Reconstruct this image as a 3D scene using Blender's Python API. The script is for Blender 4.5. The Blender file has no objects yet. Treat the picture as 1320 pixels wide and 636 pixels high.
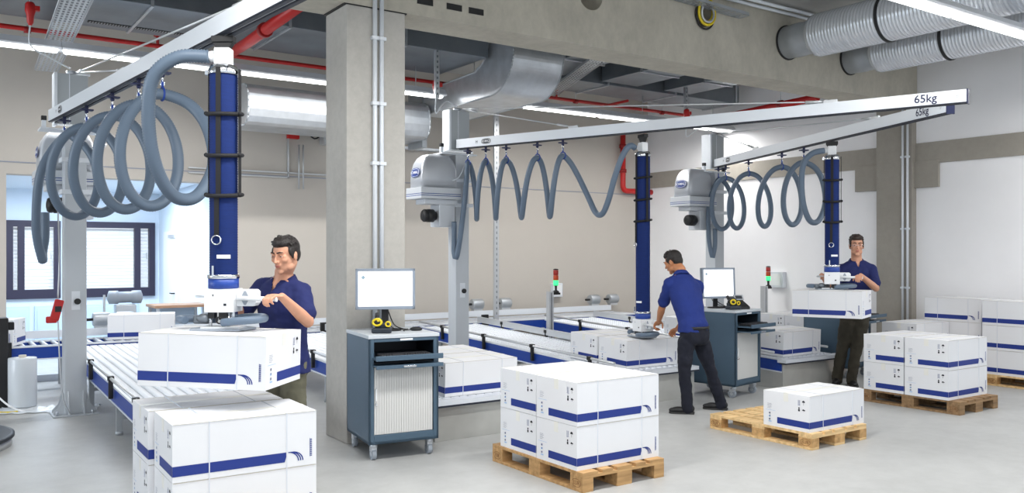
import bpy, bmesh, math, random
from mathutils import Vector, Matrix, Euler, Quaternion
random.seed(7)
sc = bpy.context.scene
COL = sc.collection
PI = math.pi
def R(d): return math.radians(d)

# ------------------------------------------------------------------ camera, world, lights, exposure
TH = 0.6243; CT = math.cos(TH); ST = math.sin(TH); CAMH = 1.72
FPX = 1114.2; CX = 700.0; CY = 327.25; WPX = 1320.0; HPX = 636.0
cam_d = bpy.data.cameras.new('camera'); cam_o = bpy.data.objects.new('camera', cam_d); COL.objects.link(cam_o)
cam_d.sensor_fit = 'HORIZONTAL'; cam_d.sensor_width = 36.0
cam_d.lens = FPX / WPX * 36.0
cam_d.shift_x = -(CX - WPX / 2) / WPX
cam_d.shift_y = (CY - HPX / 2) / WPX
cam_d.clip_end = 200
cam_o.location = (0, 0, CAMH); cam_o.rotation_euler = (PI / 2, 0, -TH)
sc.camera = cam_o
sc.view_settings.view_transform = 'Standard'; sc.view_settings.look = 'None'
sc.view_settings.gamma = 1.0; sc.view_settings.use_curve_mapping = False
sc.view_settings.exposure = 0.23
w = bpy.data.worlds.new('world'); sc.world = w; w.use_nodes = True
bg = w.node_tree.nodes['Background']; bg.inputs[0].default_value = (0.86, 0.93, 1.0, 1); bg.inputs[1].default_value = 0.95

def area_light(name, loc, size, power, color=(1, 1, 1), rot=(0, 0, 0), spread=None):
    l = bpy.data.lights.new(name, 'AREA'); l.shape = 'RECTANGLE'; l.size, l.size_y = size
    l.energy = power; l.color = color
    if spread: l.spread = spread
    o = bpy.data.objects.new(name, l); COL.objects.link(o); o.location = loc; o.rotation_euler = rot
    return o
# overhead light of the hall's luminaire rows
for (x, y, sx, p) in ((3.3, 11.0, 5.2, 130), (9.0, 11.0, 2.8, 80), (11.7, 11.0, 1.0, 24),
                      (9.6, 4.35, 5.2, 72), (2.6, 4.4, 5.6, 185), (8.0, 1.6, 6.0, 40), (1.5, 1.6, 6.0, 85)):  # front rows out of view are added to brighten the hall
    area_light('luminaire_light', (x, y, 3.955), (sx, 0.08), p, (1.0, 0.985, 0.96))
area_light('office_fill_light', (1.9, 15.4, 2.80), (2.6, 1.6), 130, (0.80, 0.90, 1.0))  # lamp without a fixture, added to brighten the office

area_light('left_fill_light', (-6.5, 9.3, 2.35), (7.6, 2.9), 650, (0.84, 0.92, 1.0), (0, R(-90), R(0)))  # added lamp outside the left wall, brightens left faces of pillar and masts
def cam(X, D, z): return Vector((X * CT + D * ST, -X * ST + D * CT, z))
def px(u, v, d): return cam((u - CX) / FPX * d, d, CAMH - (v - CY) / FPX * d)

# ------------------------------------------------------------------ materials
def lin(c):
    return tuple(((v / 255.0) / 12.92 if v / 255.0 <= 0.04045 else (((v / 255.0) + 0.055) / 1.055) ** 2.4) for v in c)
MATS = {}
def mat(name, rgb, rough=0.5, metal=0.0, var=0.0, vscale=8.0, bump=0.0, bscale=60.0, emit=0.0, spec=0.5, stretch=None, alpha=1.0, trans=0.0, rgb2=None):
    m = bpy.data.materials.new(name); m.use_nodes = True; nt = m.node_tree; b = nt.nodes['Principled BSDF']
    c = lin(rgb)
    b.inputs['Base Color'].default_value = (*c, 1); b.inputs['Roughness'].default_value = rough
    b.inputs['Metallic'].default_value = metal; b.inputs['Specular IOR Level'].default_value = spec
    if emit:
        b.inputs['Emission Color'].default_value = (*c, 1); b.inputs['Emission Strength'].default_value = emit
    b.inputs['Alpha'].default_value = alpha
    if trans: b.inputs['Transmission Weight'].default_value = trans
    tc = None
    if var or bump or rgb2:
        tc = nt.nodes.new('ShaderNodeTexCoord'); mp = nt.nodes.new('ShaderNodeMapping')
        nt.links.new(tc.outputs['Object'], mp.inputs[0])
        if stretch: mp.inputs['Scale'].default_value = stretch
    if var or rgb2:
        n = nt.nodes.new('ShaderNodeTexNoise'); n.inputs['Scale'].default_value = vscale; n.inputs['Detail'].default_value = 6
        nt.links.new(mp.outputs[0], n.inputs['Vector'])
        r = nt.nodes.new('ShaderNodeValToRGB'); r.color_ramp.elements[0].position = 0.3; r.color_ramp.elements[1].position = 0.7
        c2 = lin(rgb2) if rgb2 else c
        r.color_ramp.elements[0].color = (*[max(0, v * (1 - var)) for v in c], 1)
        r.color_ramp.elements[1].color = (*[min(1, v * (1 + var)) for v in c2], 1)
        nt.links.new(n.outputs['Fac'], r.inputs[0]); nt.links.new(r.outputs[0], b.inputs['Base Color'])
    if bump:
        n2 = nt.nodes.new('ShaderNodeTexNoise'); n2.inputs['Scale'].default_value = bscale; n2.inputs['Detail'].default_value = 4
        nt.links.new(mp.outputs[0], n2.inputs['Vector'])
        bp = nt.nodes.new('ShaderNodeBump'); bp.inputs['Strength'].default_value = bump; bp.inputs['Distance'].default_value = 0.01
        nt.links.new(n2.outputs['Fac'], bp.inputs['Height']); nt.links.new(bp.outputs[0], b.inputs['Normal'])
    MATS[name] = m
    return m

def concrete(name, rgb, rough=0.6, amt=0.10, s1=0.7, s2=9.0, stretch=(1, 1, 1), spec=0.4, pits=True):
    m = bpy.data.materials.new(name); m.use_nodes = True; nt = m.node_tree; b = nt.nodes['Principled BSDF']
    tc = nt.nodes.new('ShaderNodeTexCoord'); mp = nt.nodes.new('ShaderNodeMapping'); mp.inputs['Scale'].default_value = stretch
    nt.links.new(tc.outputs['Object'], mp.inputs[0])
    n1 = nt.nodes.new('ShaderNodeTexNoise'); n1.inputs['Scale'].default_value = s1; n1.inputs['Detail'].default_value = 8; n1.inputs['Distortion'].default_value = 0.6
    n2 = nt.nodes.new('ShaderNodeTexNoise'); n2.inputs['Scale'].default_value = s2; n2.inputs['Detail'].default_value = 8; n2.inputs['Roughness'].default_value = 0.7
    for n in (n1, n2): nt.links.new(mp.outputs[0], n.inputs['Vector'])
    mx = nt.nodes.new('ShaderNodeMath'); mx.operation = 'MULTIPLY_ADD'; mx.inputs[1].default_value = 0.45
    nt.links.new(n2.outputs['Fac'], mx.inputs[0])
    m2 = nt.nodes.new('ShaderNodeMath'); m2.operation = 'MULTIPLY'; m2.inputs[1].default_value = 0.55
    nt.links.new(n1.outputs['Fac'], m2.inputs[0]); nt.links.new(m2.outputs[0], mx.inputs[2])
    r = nt.nodes.new('ShaderNodeValToRGB'); r.color_ramp.elements[0].position = 0.33; r.color_ramp.elements[1].position = 0.66
    c = lin(rgb)
    r.color_ramp.elements[0].color = (*[v * (1 - amt * 1.6) for v in c], 1); r.color_ramp.elements[1].color = (*[min(1, v * (1 + amt)) for v in c], 1)
    nt.links.new(mx.outputs[0], r.inputs[0]); nt.links.new(r.outputs[0], b.inputs['Base Color'])
    b.inputs['Roughness'].default_value = rough; b.inputs['Specular IOR Level'].default_value = spec
    bp = nt.nodes.new('ShaderNodeBump'); bp.inputs['Strength'].default_value = 0.12; bp.inputs['Distance'].default_value = 0.006
    nt.links.new(n2.outputs['Fac'], bp.inputs['Height']); nt.links.new(bp.outputs[0], b.inputs['Normal'])
    MATS[name] = m
    return m

concrete('floor', (178, 179, 178), rough=0.42, amt=0.11, s1=0.55, s2=5.0, spec=0.5)
concrete('concrete', (184, 181, 175), rough=0.8, amt=0.10, s1=1.1, s2=14)
concrete('beam_concrete', (188, 183, 170), rough=0.8, amt=0.13, s1=1.4, s2=12, stretch=(1, 1, 0.6))
concrete('wall_paint', (194, 188, 180), rough=0.85, amt=0.02, s1=0.5, s2=3)
concrete('wall_white', (243, 243, 245), rough=0.85, amt=0.015, s1=0.5, s2=3)
concrete('band_concrete', (160, 155, 146), rough=0.8, amt=0.08)
concrete('ceiling', (178, 177, 174), rough=0.85, amt=0.06)
mat('soft_white', (236, 238, 240), 0.6)
mat('office_wall', (222, 234, 246), 0.8)
mat('galv', (206, 211, 217), 0.30, 0.75, var=0.12, vscale=5, bump=0.04, bscale=25)
mat('spiral', (226, 231, 238), 0.24, 0.6)
mat('pine_brown', (168, 130, 84), 0.75, var=0.2, vscale=3.0, stretch=(1, 8, 8), rgb2=(186, 148, 100), bump=0.1, bscale=30)
mat('pine_dark', (128, 100, 70), 0.8, var=0.2, vscale=3.0, stretch=(1, 8, 8), rgb2=(148, 118, 84), bump=0.1, bscale=30)
mat('galv_dull', (176, 181, 186), 0.45, 0.5, var=0.1, vscale=4)
mat('duct_dark', (128, 135, 142), 0.4, 0.6, var=0.12, vscale=3)
mat('alu', (200, 203, 206), 0.38, 0.55)
mat('alu_light', (222, 227, 233), 0.42, 0.1)
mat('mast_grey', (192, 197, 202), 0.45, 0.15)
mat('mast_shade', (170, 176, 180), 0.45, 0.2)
mat('dark_line', (32, 38, 52), 0.5)
mat('black', (22, 22, 24), 0.5)
mat('rubber', (34, 34, 36), 0.7)
mat('strap_black', (18, 18, 22), 0.75)
mat('navy_plastic', (26, 34, 76), 0.45)
mat('blue_rail', (24, 62, 150), 0.4)
mat('red', (190, 30, 28), 0.4)
mat('red_dark', (150, 22, 22), 0.5)
mat('yellow', (226, 200, 30), 0.45)
mat('hose', (98, 114, 132), 0.42, spec=0.45)
mat('hose_dark', (84, 102, 120), 0.5)
mat('tube_blue', (14, 38, 96), 0.7, spec=0.25, var=0.10, vscale=14, stretch=(1, 1, 6), bump=0.1, bscale=30)
mat('tube_band', (30, 66, 150), 0.4)
mat('chrome', (215, 218, 222), 0.18, 1.0)
mat('white_plastic', (232, 234, 236), 0.4)
mat('grey_plastic', (150, 158, 168), 0.5)
mat('blower', (188, 192, 198), 0.35, 0.3)
mat('blower_light', (205, 209, 214), 0.4, 0.15)
mat('logo_blue', (28, 62, 140), 0.4)
mat('print_blue', (22, 48, 130), 0.55)
mat('text_blue', (24, 30, 70), 0.5)
mat('text_white', (240, 242, 245), 0.5)
mat('print_grey', (150, 155, 168), 0.7)
mat('print_dark', (30, 32, 44), 0.7)
mat('print_sky', (160, 190, 225), 0.7)
mat('carton', (225, 226, 229), 0.62, var=0.012, vscale=3)
mat('carton_edge', (196, 190, 178), 0.7)
mat('carton_tape', (228, 227, 221), 0.35)
mat('carton_strap', (214, 218, 226), 0.25)
mat('pine', (205, 170, 118), 0.7, var=0.16, vscale=3.0, stretch=(1, 8, 8), rgb2=(222, 190, 140), bump=0.1, bscale=30)
mat('pine_end', (178, 138, 88), 0.8, var=0.2, vscale=20, rgb2=(196, 156, 104))
mat('stamp', (120, 78, 40), 0.8)
mat('cab_blue', (72, 94, 112), 0.42, 0.15, var=0.04, vscale=3)
mat('cab_dark', (34, 42, 52), 0.5)
mat('cab_top', (196, 202, 208), 0.45)
mat('shutter', (205, 205, 203), 0.55)
mat('shutter_line', (184, 184, 182), 0.6)
mat('screen', (250, 252, 255), 0.3, emit=0.62)
mat('screen_print', (150, 175, 190), 0.5)
mat('bezel', (138, 148, 162), 0.4)
mat('key', (40, 41, 46), 0.6)
mat('roller', (216, 220, 226), 0.3, 0.4)
mat('roller_white', (232, 237, 244), 0.4, 0.0)
mat('steel_plate', (190, 190, 186), 0.30, 0.5, var=0.18, vscale=1.6, bump=0.03, bscale=10)
mat('lamp_tube', (255, 255, 252), 0.5, emit=5.0)
mat('lamp_body', (226, 228, 232), 0.4)
mat('green_glow', (60, 230, 130), 0.3, emit=1.2)
mat('orange_lens', (190, 70, 30), 0.3)
mat('red_lens', (165, 40, 34), 0.3)
mat('frame_dark', (44, 40, 62), 0.5)
mat('blind', (238, 244, 250), 0.5, emit=0.15)  # slats glow a little in place of daylight through them
mat('panel_blue', (196, 216, 234), 0.6)
mat('table_top', (176, 140, 112), 0.5)
mat('film', (226, 232, 238), 0.25, alpha=0.85)
mat('skin', (204, 150, 122), 0.5, var=0.06, vscale=20)
mat('skin_tan', (186, 126, 88), 0.5, var=0.05, vscale=20)
mat('lip', (176, 104, 92), 0.5)
mat('eye_white', (206, 198, 194), 0.4)
mat('iris', (40, 28, 22), 0.3)
mat('hair', (28, 22, 20), 0.55, bump=0.6, bscale=120)
mat('hair_brown', (46, 32, 26), 0.55, bump=0.6, bscale=120)
mat('polo', (17, 28, 84), 0.85, var=0.10, vscale=5, bump=0.25, bscale=14)
mat('polo_bright', (22, 44, 116), 0.85, var=0.10, vscale=5, bump=0.25, bscale=14)
mat('khaki', (96, 94, 78), 0.9, var=0.12, vscale=8, bump=0.35, bscale=14)
mat('olive_dark', (58, 54, 44), 0.9, var=0.12, vscale=8, bump=0.35, bscale=14)
mat('jeans', (15, 19, 34), 0.9, var=0.14, vscale=9, bump=0.35, bscale=14)
mat('shoe', (24, 24, 26), 0.5)
mat('sole', (50, 50, 50), 0.7)

# ------------------------------------------------------------------ mesh builder
class MB:
    def __init__(s): s.v = []; s.f = []; s.m = []; s.sm = []
    def face(s, idx, m=0, smooth=False): s.f.append(tuple(idx)); s.m.append(m); s.sm.append(smooth)
    def add(s, vs, fs, m=0, smooth=False):
        o = len(s.v); s.v += [tuple(v) for v in vs]
        for f in fs: s.face([o + i for i in f], m, smooth)
    def box(s, c, d, m=0, rot=None, taper=None):
        hx, hy, hz = d[0] / 2, d[1] / 2, d[2] / 2; c = Vector(c)
        vs = []
        for (x, y, z) in ((-1,-1,-1),(1,-1,-1),(1,1,-1),(-1,1,-1),(-1,-1,1),(1,-1,1),(1,1,1),(-1,1,1)):
            tx = ty = 1
            if taper and z > 0: tx, ty = taper
            p = Vector((x * hx * tx, y * hy * ty, z * hz))
            if rot is not None: p = rot @ p
            vs.append(c + p)
        s.add(vs, [(0,3,2,1),(4,5,6,7),(0,1,5,4),(1,2,6,5),(2,3,7,6),(3,0,4,7)], m)
        return s
    def bx(s, x0, x1, y0, y1, z0, z1, m=0): return s.box(((x0+x1)/2, (y0+y1)/2, (z0+z1)/2), (x1-x0, y1-y0, z1-z0), m)
    def cyl(s, p0, p1, r0, r1=None, n=16, m=0, caps=True, smooth=True):
        p0, p1 = Vector(p0), Vector(p1); r1 = r0 if r1 is None else r1
        d = (p1 - p0).normalized(); a = d.orthogonal().normalized(); b = d.cross(a)
        vs = []
        for (p, r) in ((p0, r0), (p1, r1)):
            for i in range(n):
                t = 2 * PI * i / n; vs.append(p + (a * math.cos(t) + b * math.sin(t)) * r)
        o = len(s.v); s.v += [tuple(v) for v in vs]
        for i in range(n):
            j = (i + 1) % n; s.face((o+i, o+j, o+n+j, o+n+i), m, smooth)
        if caps:
            s.face([o + i for i in reversed(range(n))], m); s.face([o + n + i for i in range(n)], m)
        return s
    def lathe(s, prof, c=(0,0,0), n=24, m=0, axis=(0,0,1), smooth=True, sy=1.0, caps=True):
        ax = Vector(axis).normalized()
        a = Vector((1,0,0)) if abs(ax.z) > 0.9 else ax.orthogonal().normalized(); b = ax.cross(a); c = Vector(c)
        o = len(s.v)
        for (r, h) in prof:
            for i in range(n):
                t = 2 * PI * i / n; s.v.append(tuple(c + ax * h + (a * math.cos(t) + b * math.sin(t) * sy) * r))
        for k in range(len(prof) - 1):
            for i in range(n):
                j = (i + 1) % n; s.face((o+k*n+i, o+k*n+j, o+(k+1)*n+j, o+(k+1)*n+i), m, smooth)
        if caps:
            s.face([o + i for i in reversed(range(n))], m); k = len(prof) - 1; s.face([o+k*n+i for i in range(n)], m)
        return s
    def rings(s, rings, m=0, smooth=True, caps=True, closed=False):
        o = len(s.v); n = len(rings[0])
        for r in rings: s.v += [tuple(p) for p in r]
        K = len(rings)
        for k in range(K - (0 if closed else 1)):
            k2 = (k + 1) % K
            for i in range(n):
                j = (i + 1) % n; s.face((o+k*n+i, o+k*n+j, o+k2*n+j, o+k2*n+i), m, smooth)
        if caps and not closed:
            s.face([o + i for i in reversed(range(n))], m); s.face([o+(K-1)*n+i for i in range(n)], m)
        return s
    def tube(s, pts, r, n=10, m=0, rib=0.0, closed=False, caps=True):
        pts = [Vector(p) for p in pts]; K = len(pts); rr = []
        t0 = (pts[1] - pts[0]).normalized(); a = t0.orthogonal().normalized(); prev = t0
        for k in range(K):
            if closed: t = (pts[(k+1) % K] - pts[k-1]).normalized()
            else: t = (pts[min(k+1, K-1)] - pts[max(k-1, 0)]).normalized()
            q = prev.rotation_difference(t); a = (q @ a).normalized(); prev = t; b = t.cross(a)
            rad = (r[k] if isinstance(r, (list, tuple)) else r) * (1 + (rib if k % 2 else -rib))
            rr.append([pts[k] + (a * math.cos(2*PI*i/n) + b * math.sin(2*PI*i/n)) * rad for i in range(n)])
        return s.rings(rr, m, True, caps, closed)
    def prism(s, poly, h0, h1, M=None, m=0, smooth=False):
        # polygon in the local XY plane (counter clockwise), extruded along local Z
        M = M or Matrix.Identity(4); n = len(poly)
        vs = [M @ Vector((p[0], p[1], h0)) for p in poly] + [M @ Vector((p[0], p[1], h1)) for p in poly]
        o = len(s.v); s.v += [tuple(v) for v in vs]
        for i in range(n):
            j = (i + 1) % n; s.face((o+i, o+j, o+n+j, o+n+i), m, smooth)
        s.face([o + i for i in reversed(range(n))], m); s.face([o + n + i for i in range(n)], m)
        return s
    def ball(s, c, r, m=0, n=12, k=8, rot=None):
        r = (r, r, r) if not isinstance(r, (tuple, list, Vector)) else r; c = Vector(c); rr = []
        for i in range(k + 1):
            ph = PI * i / k; sp = max(math.sin(ph), 0.02); ring = []
            for j in range(n):
                t = 2 * PI * j / n; p = Vector((sp * math.cos(t) * r[0], sp * math.sin(t) * r[1], -math.cos(ph) * r[2]))
                if rot is not None: p = rot @ p
                ring.append(c + p)
            rr.append(ring)
        return s.rings(rr, m)
    def plate(s, M, pts, m=0):   # flat polygon in the XY plane of M
        o = len(s.v); s.v += [tuple(M @ Vector((p[0], p[1], 0))) for p in pts]; s.face([o + i for i in range(len(pts))], m)
        return s
    def text(s, txt, M, size, m=0, align='CENTER', bold=0.0):
        vs, fs = text_geo(txt, align, bold)
        s.add([M @ Vector((x * size, y * size, 0)) for x, y in vs], fs, m); return s
    def build(s, name, mats, parent=None, loc=None, rz=None, bevel=0.0, seg=2, kind=None, label=None, rot=None):
        me = bpy.data.meshes.new(name); me.from_pydata(s.v, [], s.f)
        if isinstance(mats, str): mats = [mats]
        for q in mats: me.materials.append(MATS[q])
        me.polygons.foreach_set('material_index', s.m); me.polygons.foreach_set('use_smooth', s.sm); me.update()
        o = bpy.data.objects.new(name, me); COL.objects.link(o)
        if parent: o.parent = parent
        if loc is not None: o.location = loc
        if rz is not None: o.rotation_euler = (0, 0, rz)
        if rot is not None: o.rotation_euler = rot
        if bevel:
            b = o.modifiers.new('bevel', 'BEVEL'); b.width = bevel; b.segments = seg; b.limit_method = 'ANGLE'; b.angle_limit = R(40)
        if kind: o['kind'] = kind
        if label: o['label'] = label
        return o
_T = {}
def text_geo(txt, align, bold):
    k = (txt, align, bold)
    if k not in _T:
        cu = bpy.data.curves.new('txt', 'FONT'); cu.body = txt; cu.align_x = align; cu.align_y = 'CENTER'; cu.offset = bold; cu.resolution_u = 3
        o = bpy.data.objects.new('txt', cu); COL.objects.link(o)
        dg = bpy.context.evaluated_depsgraph_get(); me = bpy.data.meshes.new_from_object(o.evaluated_get(dg))
        _T[k] = ([(v.co.x, v.co.y) for v in me.vertices], [tuple(p.vertices) for p in me.polygons])
        bpy.data.objects.remove(o); bpy.data.curves.remove(cu); bpy.data.meshes.remove(me)
    return _T[k]
def frame(origin, right, up):
    r = Vector(right).normalized(); u = Vector(up).normalized(); n = r.cross(u)
    return Matrix(((r.x, u.x, n.x, origin[0]), (r.y, u.y, n.y, origin[1]), (r.z, u.z, n.z, origin[2]), (0, 0, 0, 1)))
def thing(name, label, cat, loc=(0,0,0), rz=0, group=None):
    o = bpy.data.objects.new(name, None); COL.objects.link(o); o.location = loc; o.rotation_euler = (0, 0, rz)
    o.empty_display_size = 0.1
    o['label'] = label; o['category'] = cat
    if group: o['group'] = group
    return o
def tag(o, label, cat, group=None):
    o['label'] = label; o['category'] = cat
    if group: o['group'] = group
    return o
def struct(name, mb, m, **k): return mb.build(name, m, kind='structure', **k)
def dup(root, loc, rz, label, group=None):
    r = root.copy(); COL.objects.link(r); r.location = loc; r.rotation_euler = (0, 0, rz); r['label'] = label
    if group: r['group'] = group
    for ch in list(root.children):
        c = ch.copy(); COL.objects.link(c); c.parent = r
        for g in ch.children:
            d = g.copy(); COL.objects.link(d); d.parent = c
    return r
def catmull(P, step):
    P = [Vector(p) for p in P]; Q = [2 * P[0] - P[1]] + P + [2 * P[-1] - P[-2]]; out = []
    for i in range(1, len(Q) - 2):
        p0, p1, p2, p3 = Q[i-1:i+3]; L = (p2 - p1).length; n = max(2, int(L / step))
        for k in range(n):
            t = k / n
            out.append(0.5 * ((2*p1) + (p2-p0)*t + (2*p0-5*p1+4*p2-p3)*t*t + (3*p1-p0-3*p2+p3)*t**3))
    out.append(P[-1]); return out
def glass_mat():
    m = bpy.data.materials.new('glass'); m.use_nodes = True; nt = m.node_tree; nt.nodes.clear()
    o = nt.nodes.new('ShaderNodeOutputMaterial'); a = nt.nodes.new('ShaderNodeBsdfTransparent'); g = nt.nodes.new('ShaderNodeBsdfGlossy'); g.inputs['Roughness'].default_value = 0.02
    mx = nt.nodes.new('ShaderNodeMixShader'); mx.inputs[0].default_value = 0.06; nt.links.new(a.outputs[0], mx.inputs[1]); nt.links.new(g.outputs[0], mx.inputs[2]); nt.links.new(mx.outputs[0], o.inputs[0])
    MATS['glass'] = m
glass_mat()
# ------------------------------------------------------------------ the room
WX = 12.35; BY = 13.4; CZ = 4.93; PY = 7.364
struct('floor', MB().bx(-6, 16, -6, 18.6, -0.2, 0.0), 'floor')
struct('ceiling', MB().bx(-6, WX + 0.2, 0.3, BY, CZ, CZ + 0.2), 'ceiling')
# back wall with the wide opening into the office at its left
OX0, OX1, OZ = 0.92, 3.66, 2.78
bw = MB(); bw.bx(-6, OX0, BY, BY + 0.25, 0, CZ); bw.bx(OX1, WX + 0.2, BY, BY + 0.25, 0, CZ); bw.bx(OX0, OX1, BY, BY + 0.25, OZ, CZ)
struct('wall_back', bw, 'wall_paint')
struct('trim_1', MB().bx(-6, WX, BY - 0.012, BY, 2.93, 2.945), 'print_grey')       # joint line along the back wall
rw = MB(); rw.bx(WX, WX + 0.25, 0.3, 18.6, 0, CZ); struct('wall_right', rw, 'wall_white')
lw = MB(); lw.bx(-6.2, -6, 5, 18.6, 0, 0.9); lw.bx(-6.2, -6, 5, 18.6, 3.8, CZ); lw.bx(-6.2, -6, 5, 5.5, 0.9, 3.8); lw.bx(-6.2, -6, 13.1, 18.6, 0.9, 3.8); struct('wall_left', lw, 'wall_paint')
for i in range(4):  # window band out of view, added to let side light in
    y0_ = 5.5 + i * 1.9; fr = MB()
    fr.bx(-6.12, -6.02, y0_, y0_ + 1.9, 0.9, 0.98).bx(-6.12, -6.02, y0_, y0_ + 1.9, 3.72, 3.8).bx(-6.115, -6.025, y0_, y0_ + 0.07, 0.98, 3.72).bx(-6.115, -6.025, y0_ + 1.83, y0_ + 1.9, 0.98, 3.72)
    o = struct('window_%d' % (3 + i), fr, 'frame_dark'); MB().bx(-6.075, -6.069, y0_ + 0.07, y0_ + 1.83, 0.98, 3.72).build('pane', 'glass', o)
# concrete band, post and corbels of the right wall
struct('trim_2', MB().bx(WX - 0.03, WX, 0.3, BY, 3.08, 3.40), 'band_concrete')
struct('trim_3', MB().bx(WX - 0.12, WX, PY + 0.02, PY + 0.62, 0, CZ), 'band_concrete')
struct('trim_4', MB().bx(WX - 0.06, WX, PY + 0.6, PY + 1.05, 2.72, 3.12), 'band_concrete', bevel=0.004)
struct('trim_5', MB().bx(WX - 0.06, WX, PY - 0.36, PY + 0.04, 2.72, 3.12), 'band_concrete', bevel=0.004)
struct('trim_6', MB().bx(-6, WX - 0.03, BY - 0.04, BY, 0.0, 0.09), 'alu_light')
# big square pillar and the beam it carries
struct('pillar', MB().bx(3.12, 3.705, PY, PY + 0.49, 0, 3.977), 'concrete', bevel=0.008)
struct('trim_7', MB().bx(3.10, 3.725, PY + 0.005, PY + 0.49, 3.975, 3.99), 'black')
def arc(cx, cz, r, a0, a1, n): return [(cx + r * math.cos(a0 + (a1 - a0) * i / n), cz + r * math.sin(a0 + (a1 - a0) * i / n)) for i in range(n + 1)]
# beam front is cut by two round openings and three slots; it is made of pieces around them
BZ0 = 3.988
beam = MB(); B0, B1 = -6.0, WX - 0.01
def holed(cx, cz, r, x0, x1, y0, y1, z0, z1):
    n = 32; out = []
    for i in range(n):
        a = 2 * PI * i / n; dx, dz = math.cos(a), math.sin(a)
        tx = ((x1 - cx) / dx if dx > 1e-6 else ((x0 - cx) / dx if dx < -1e-6 else 1e9)); tz = ((z1 - cz) / dz if dz > 1e-6 else ((z0 - cz) / dz if dz < -1e-6 else 1e9))
        t = min(tx, tz); out.append((cx + dx * t, cz + dz * t))
    cir = [(cx + r * math.cos(2*PI*i/n), cz + r * math.sin(2*PI*i/n)) for i in range(n)]
    for (y, fl) in ((y0, 0), (y1, 1)):
        o = len(beam.v); beam.v += [(p[0], y, p[1]) for p in cir] + [(p[0], y, p[1]) for p in out]
        for i in range(n):
            j = (i + 1) % n; q = (o+i, o+n+i, o+n+j, o+j); beam.face(q if not fl else q[::-1])
    o = len(beam.v); beam.v += [(p[0], y0, p[1]) for p in cir] + [(p[0], y1, p[1]) for p in cir]
    for i in range(n):
        j = (i + 1) % n; beam.face((o+i, o+j, o+n+j, o+n+i), 0, True)
    # the four corners and the outer rim
    def side(p):
        for k, q in enumerate((abs(p[1] - z0) < 1e-5, abs(p[0] - x1) < 1e-5, abs(p[1] - z1) < 1e-5, abs(p[0] - x0) < 1e-5)):
            if q: return k
    for i in range(n):
        j = (i + 1) % n; a, b = out[i], out[j]
        if side(a) != side(b):
            c = min(((x0, z0), (x1, z0), (x1, z1), (x0, z1)), key=lambda q: (q[0]-a[0])**2 + (q[1]-a[1])**2 + (q[0]-b[0])**2 + (q[1]-b[1])**2)
            for y in (y0, y1):
                o = len(beam.v); beam.v += [(a[0], y, a[1]), (c[0], y, c[1]), (b[0], y, b[1])]; beam.face((o, o+1, o+2))
    for z in (z0, z1):
        o = len(beam.v); beam.v += [(x0, y0, z), (x1, y0, z), (x1, y1, z), (x0, y1, z)]; beam.face((o, o+1, o+2, o+3))
HY = PY + 0.50
beam.bx(B0, 5.65, PY, HY, BZ0, CZ); holed(5.95, 4.55, 0.165, 5.65, 6.25, PY, HY, BZ0, CZ)
beam.bx(6.25, 7.42, PY, HY, BZ0, CZ); holed(7.70, 4.62, 0.15, 7.42, 8.02, PY, HY, BZ0, CZ)
beam.bx(8.02, B1, PY, HY, BZ0, CZ)
struct('beam', beam, 'beam_concrete')
for i, x in enumerate((3.83, 4.15, 4.40)):
    struct('trim_%d' % (8 + i), MB().bx(x, x + 0.17, PY - 0.006, PY + 0.002, 4.10, 4.16), 'black')
# ------------------------------------------------------------------ office seen through the opening
FY = 17.5
struct('wall_office_right', MB().bx(OX1, OX1 + 0.1, BY + 0.25, FY, 0, 2.9), 'office_wall')
struct('wall_office_left', MB().bx(-1.6, -1.5, BY + 0.25, FY, 0, 2.9), 'office_wall')
struct('ceiling_office', MB().bx(-1.6, OX1 + 0.1, BY + 0.2, FY + 0.2, 2.85, 2.95), 'office_wall')
ow = MB(); wz0, wz1 = 0.93, 2.30
ow.bx(-1.6, OX1, FY, FY + 0.2, 0, wz0); ow.bx(-1.6, OX1, FY, FY + 0.2, wz1, 2.9); ow.bx(-1.6, -0.9, FY, FY + 0.2, wz0, wz1); ow.bx(2.02, 2.22, FY, FY + 0.2, wz0, wz1); ow.bx(3.58, OX1, FY, FY + 0.2, wz0, wz1)
struct('wall_office_back', ow, 'office_wall')
def office_window(n, x0, x1, splits):
    fr = MB(); t = 0.10
    fr.bx(x0, x1, FY - 0.06, FY + 0.06, wz0, wz0 + 0.16); fr.bx(x0, x1, FY - 0.06, FY + 0.06, wz1 - 0.11, wz1)
    for x in splits: fr.bx(x - t / 2, x + t / 2, FY - 0.055, FY + 0.055, wz0, wz1)
    fr.bx(x0, x0 + t, FY - 0.057, FY + 0.057, wz0 + .01, wz1 - .01); fr.bx(x1 - t, x1, FY - 0.057, FY + 0.057, wz0 + .01, wz1 - .01)
    o = struct('window_%d' % n, fr, 'frame_dark')
    bl = MB(); z = wz0 + 0.17
    while z < wz1 - 0.12:
        bl.box(((x0 + x1) / 2, FY + 0.10, z), (x1 - x0 - 0.08, 0.055, 0.006), 0, Euler((R(60), 0, 0)).to_matrix()); z += 0.062
    bl.build('blind', 'blind', o)
    MB().bx(x0, x1, FY + 0.03, FY + 0.036, wz0, wz1).build('pane', mats='glass', parent=o)
    MB().bx(x1 - 0.16, x1 - 0.14, FY - 0.10, FY - 0.06, 1.62, 1.74).build('handle', 'alu', o)
office_window(1, -0.9, 2.02, (0.55, 1.42, 1.25))
office_window(2, 2.22, 3.58, (3.28,))
for i, (x0, x1) in enumerate(((0.9, 1.55), (1.62, 2.3), (2.36, 3.3))):
    t = MB().bx(x0, x1, FY - 0.05, FY, 0.10, 0.80).bx(x0 + 0.04, x1 - 0.04, FY - 0.06, FY - 0.05, 0.14, 0.76)
    struct('trim_%d' % (11 + i), t, 'panel_blue', bevel=0.004)
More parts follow.
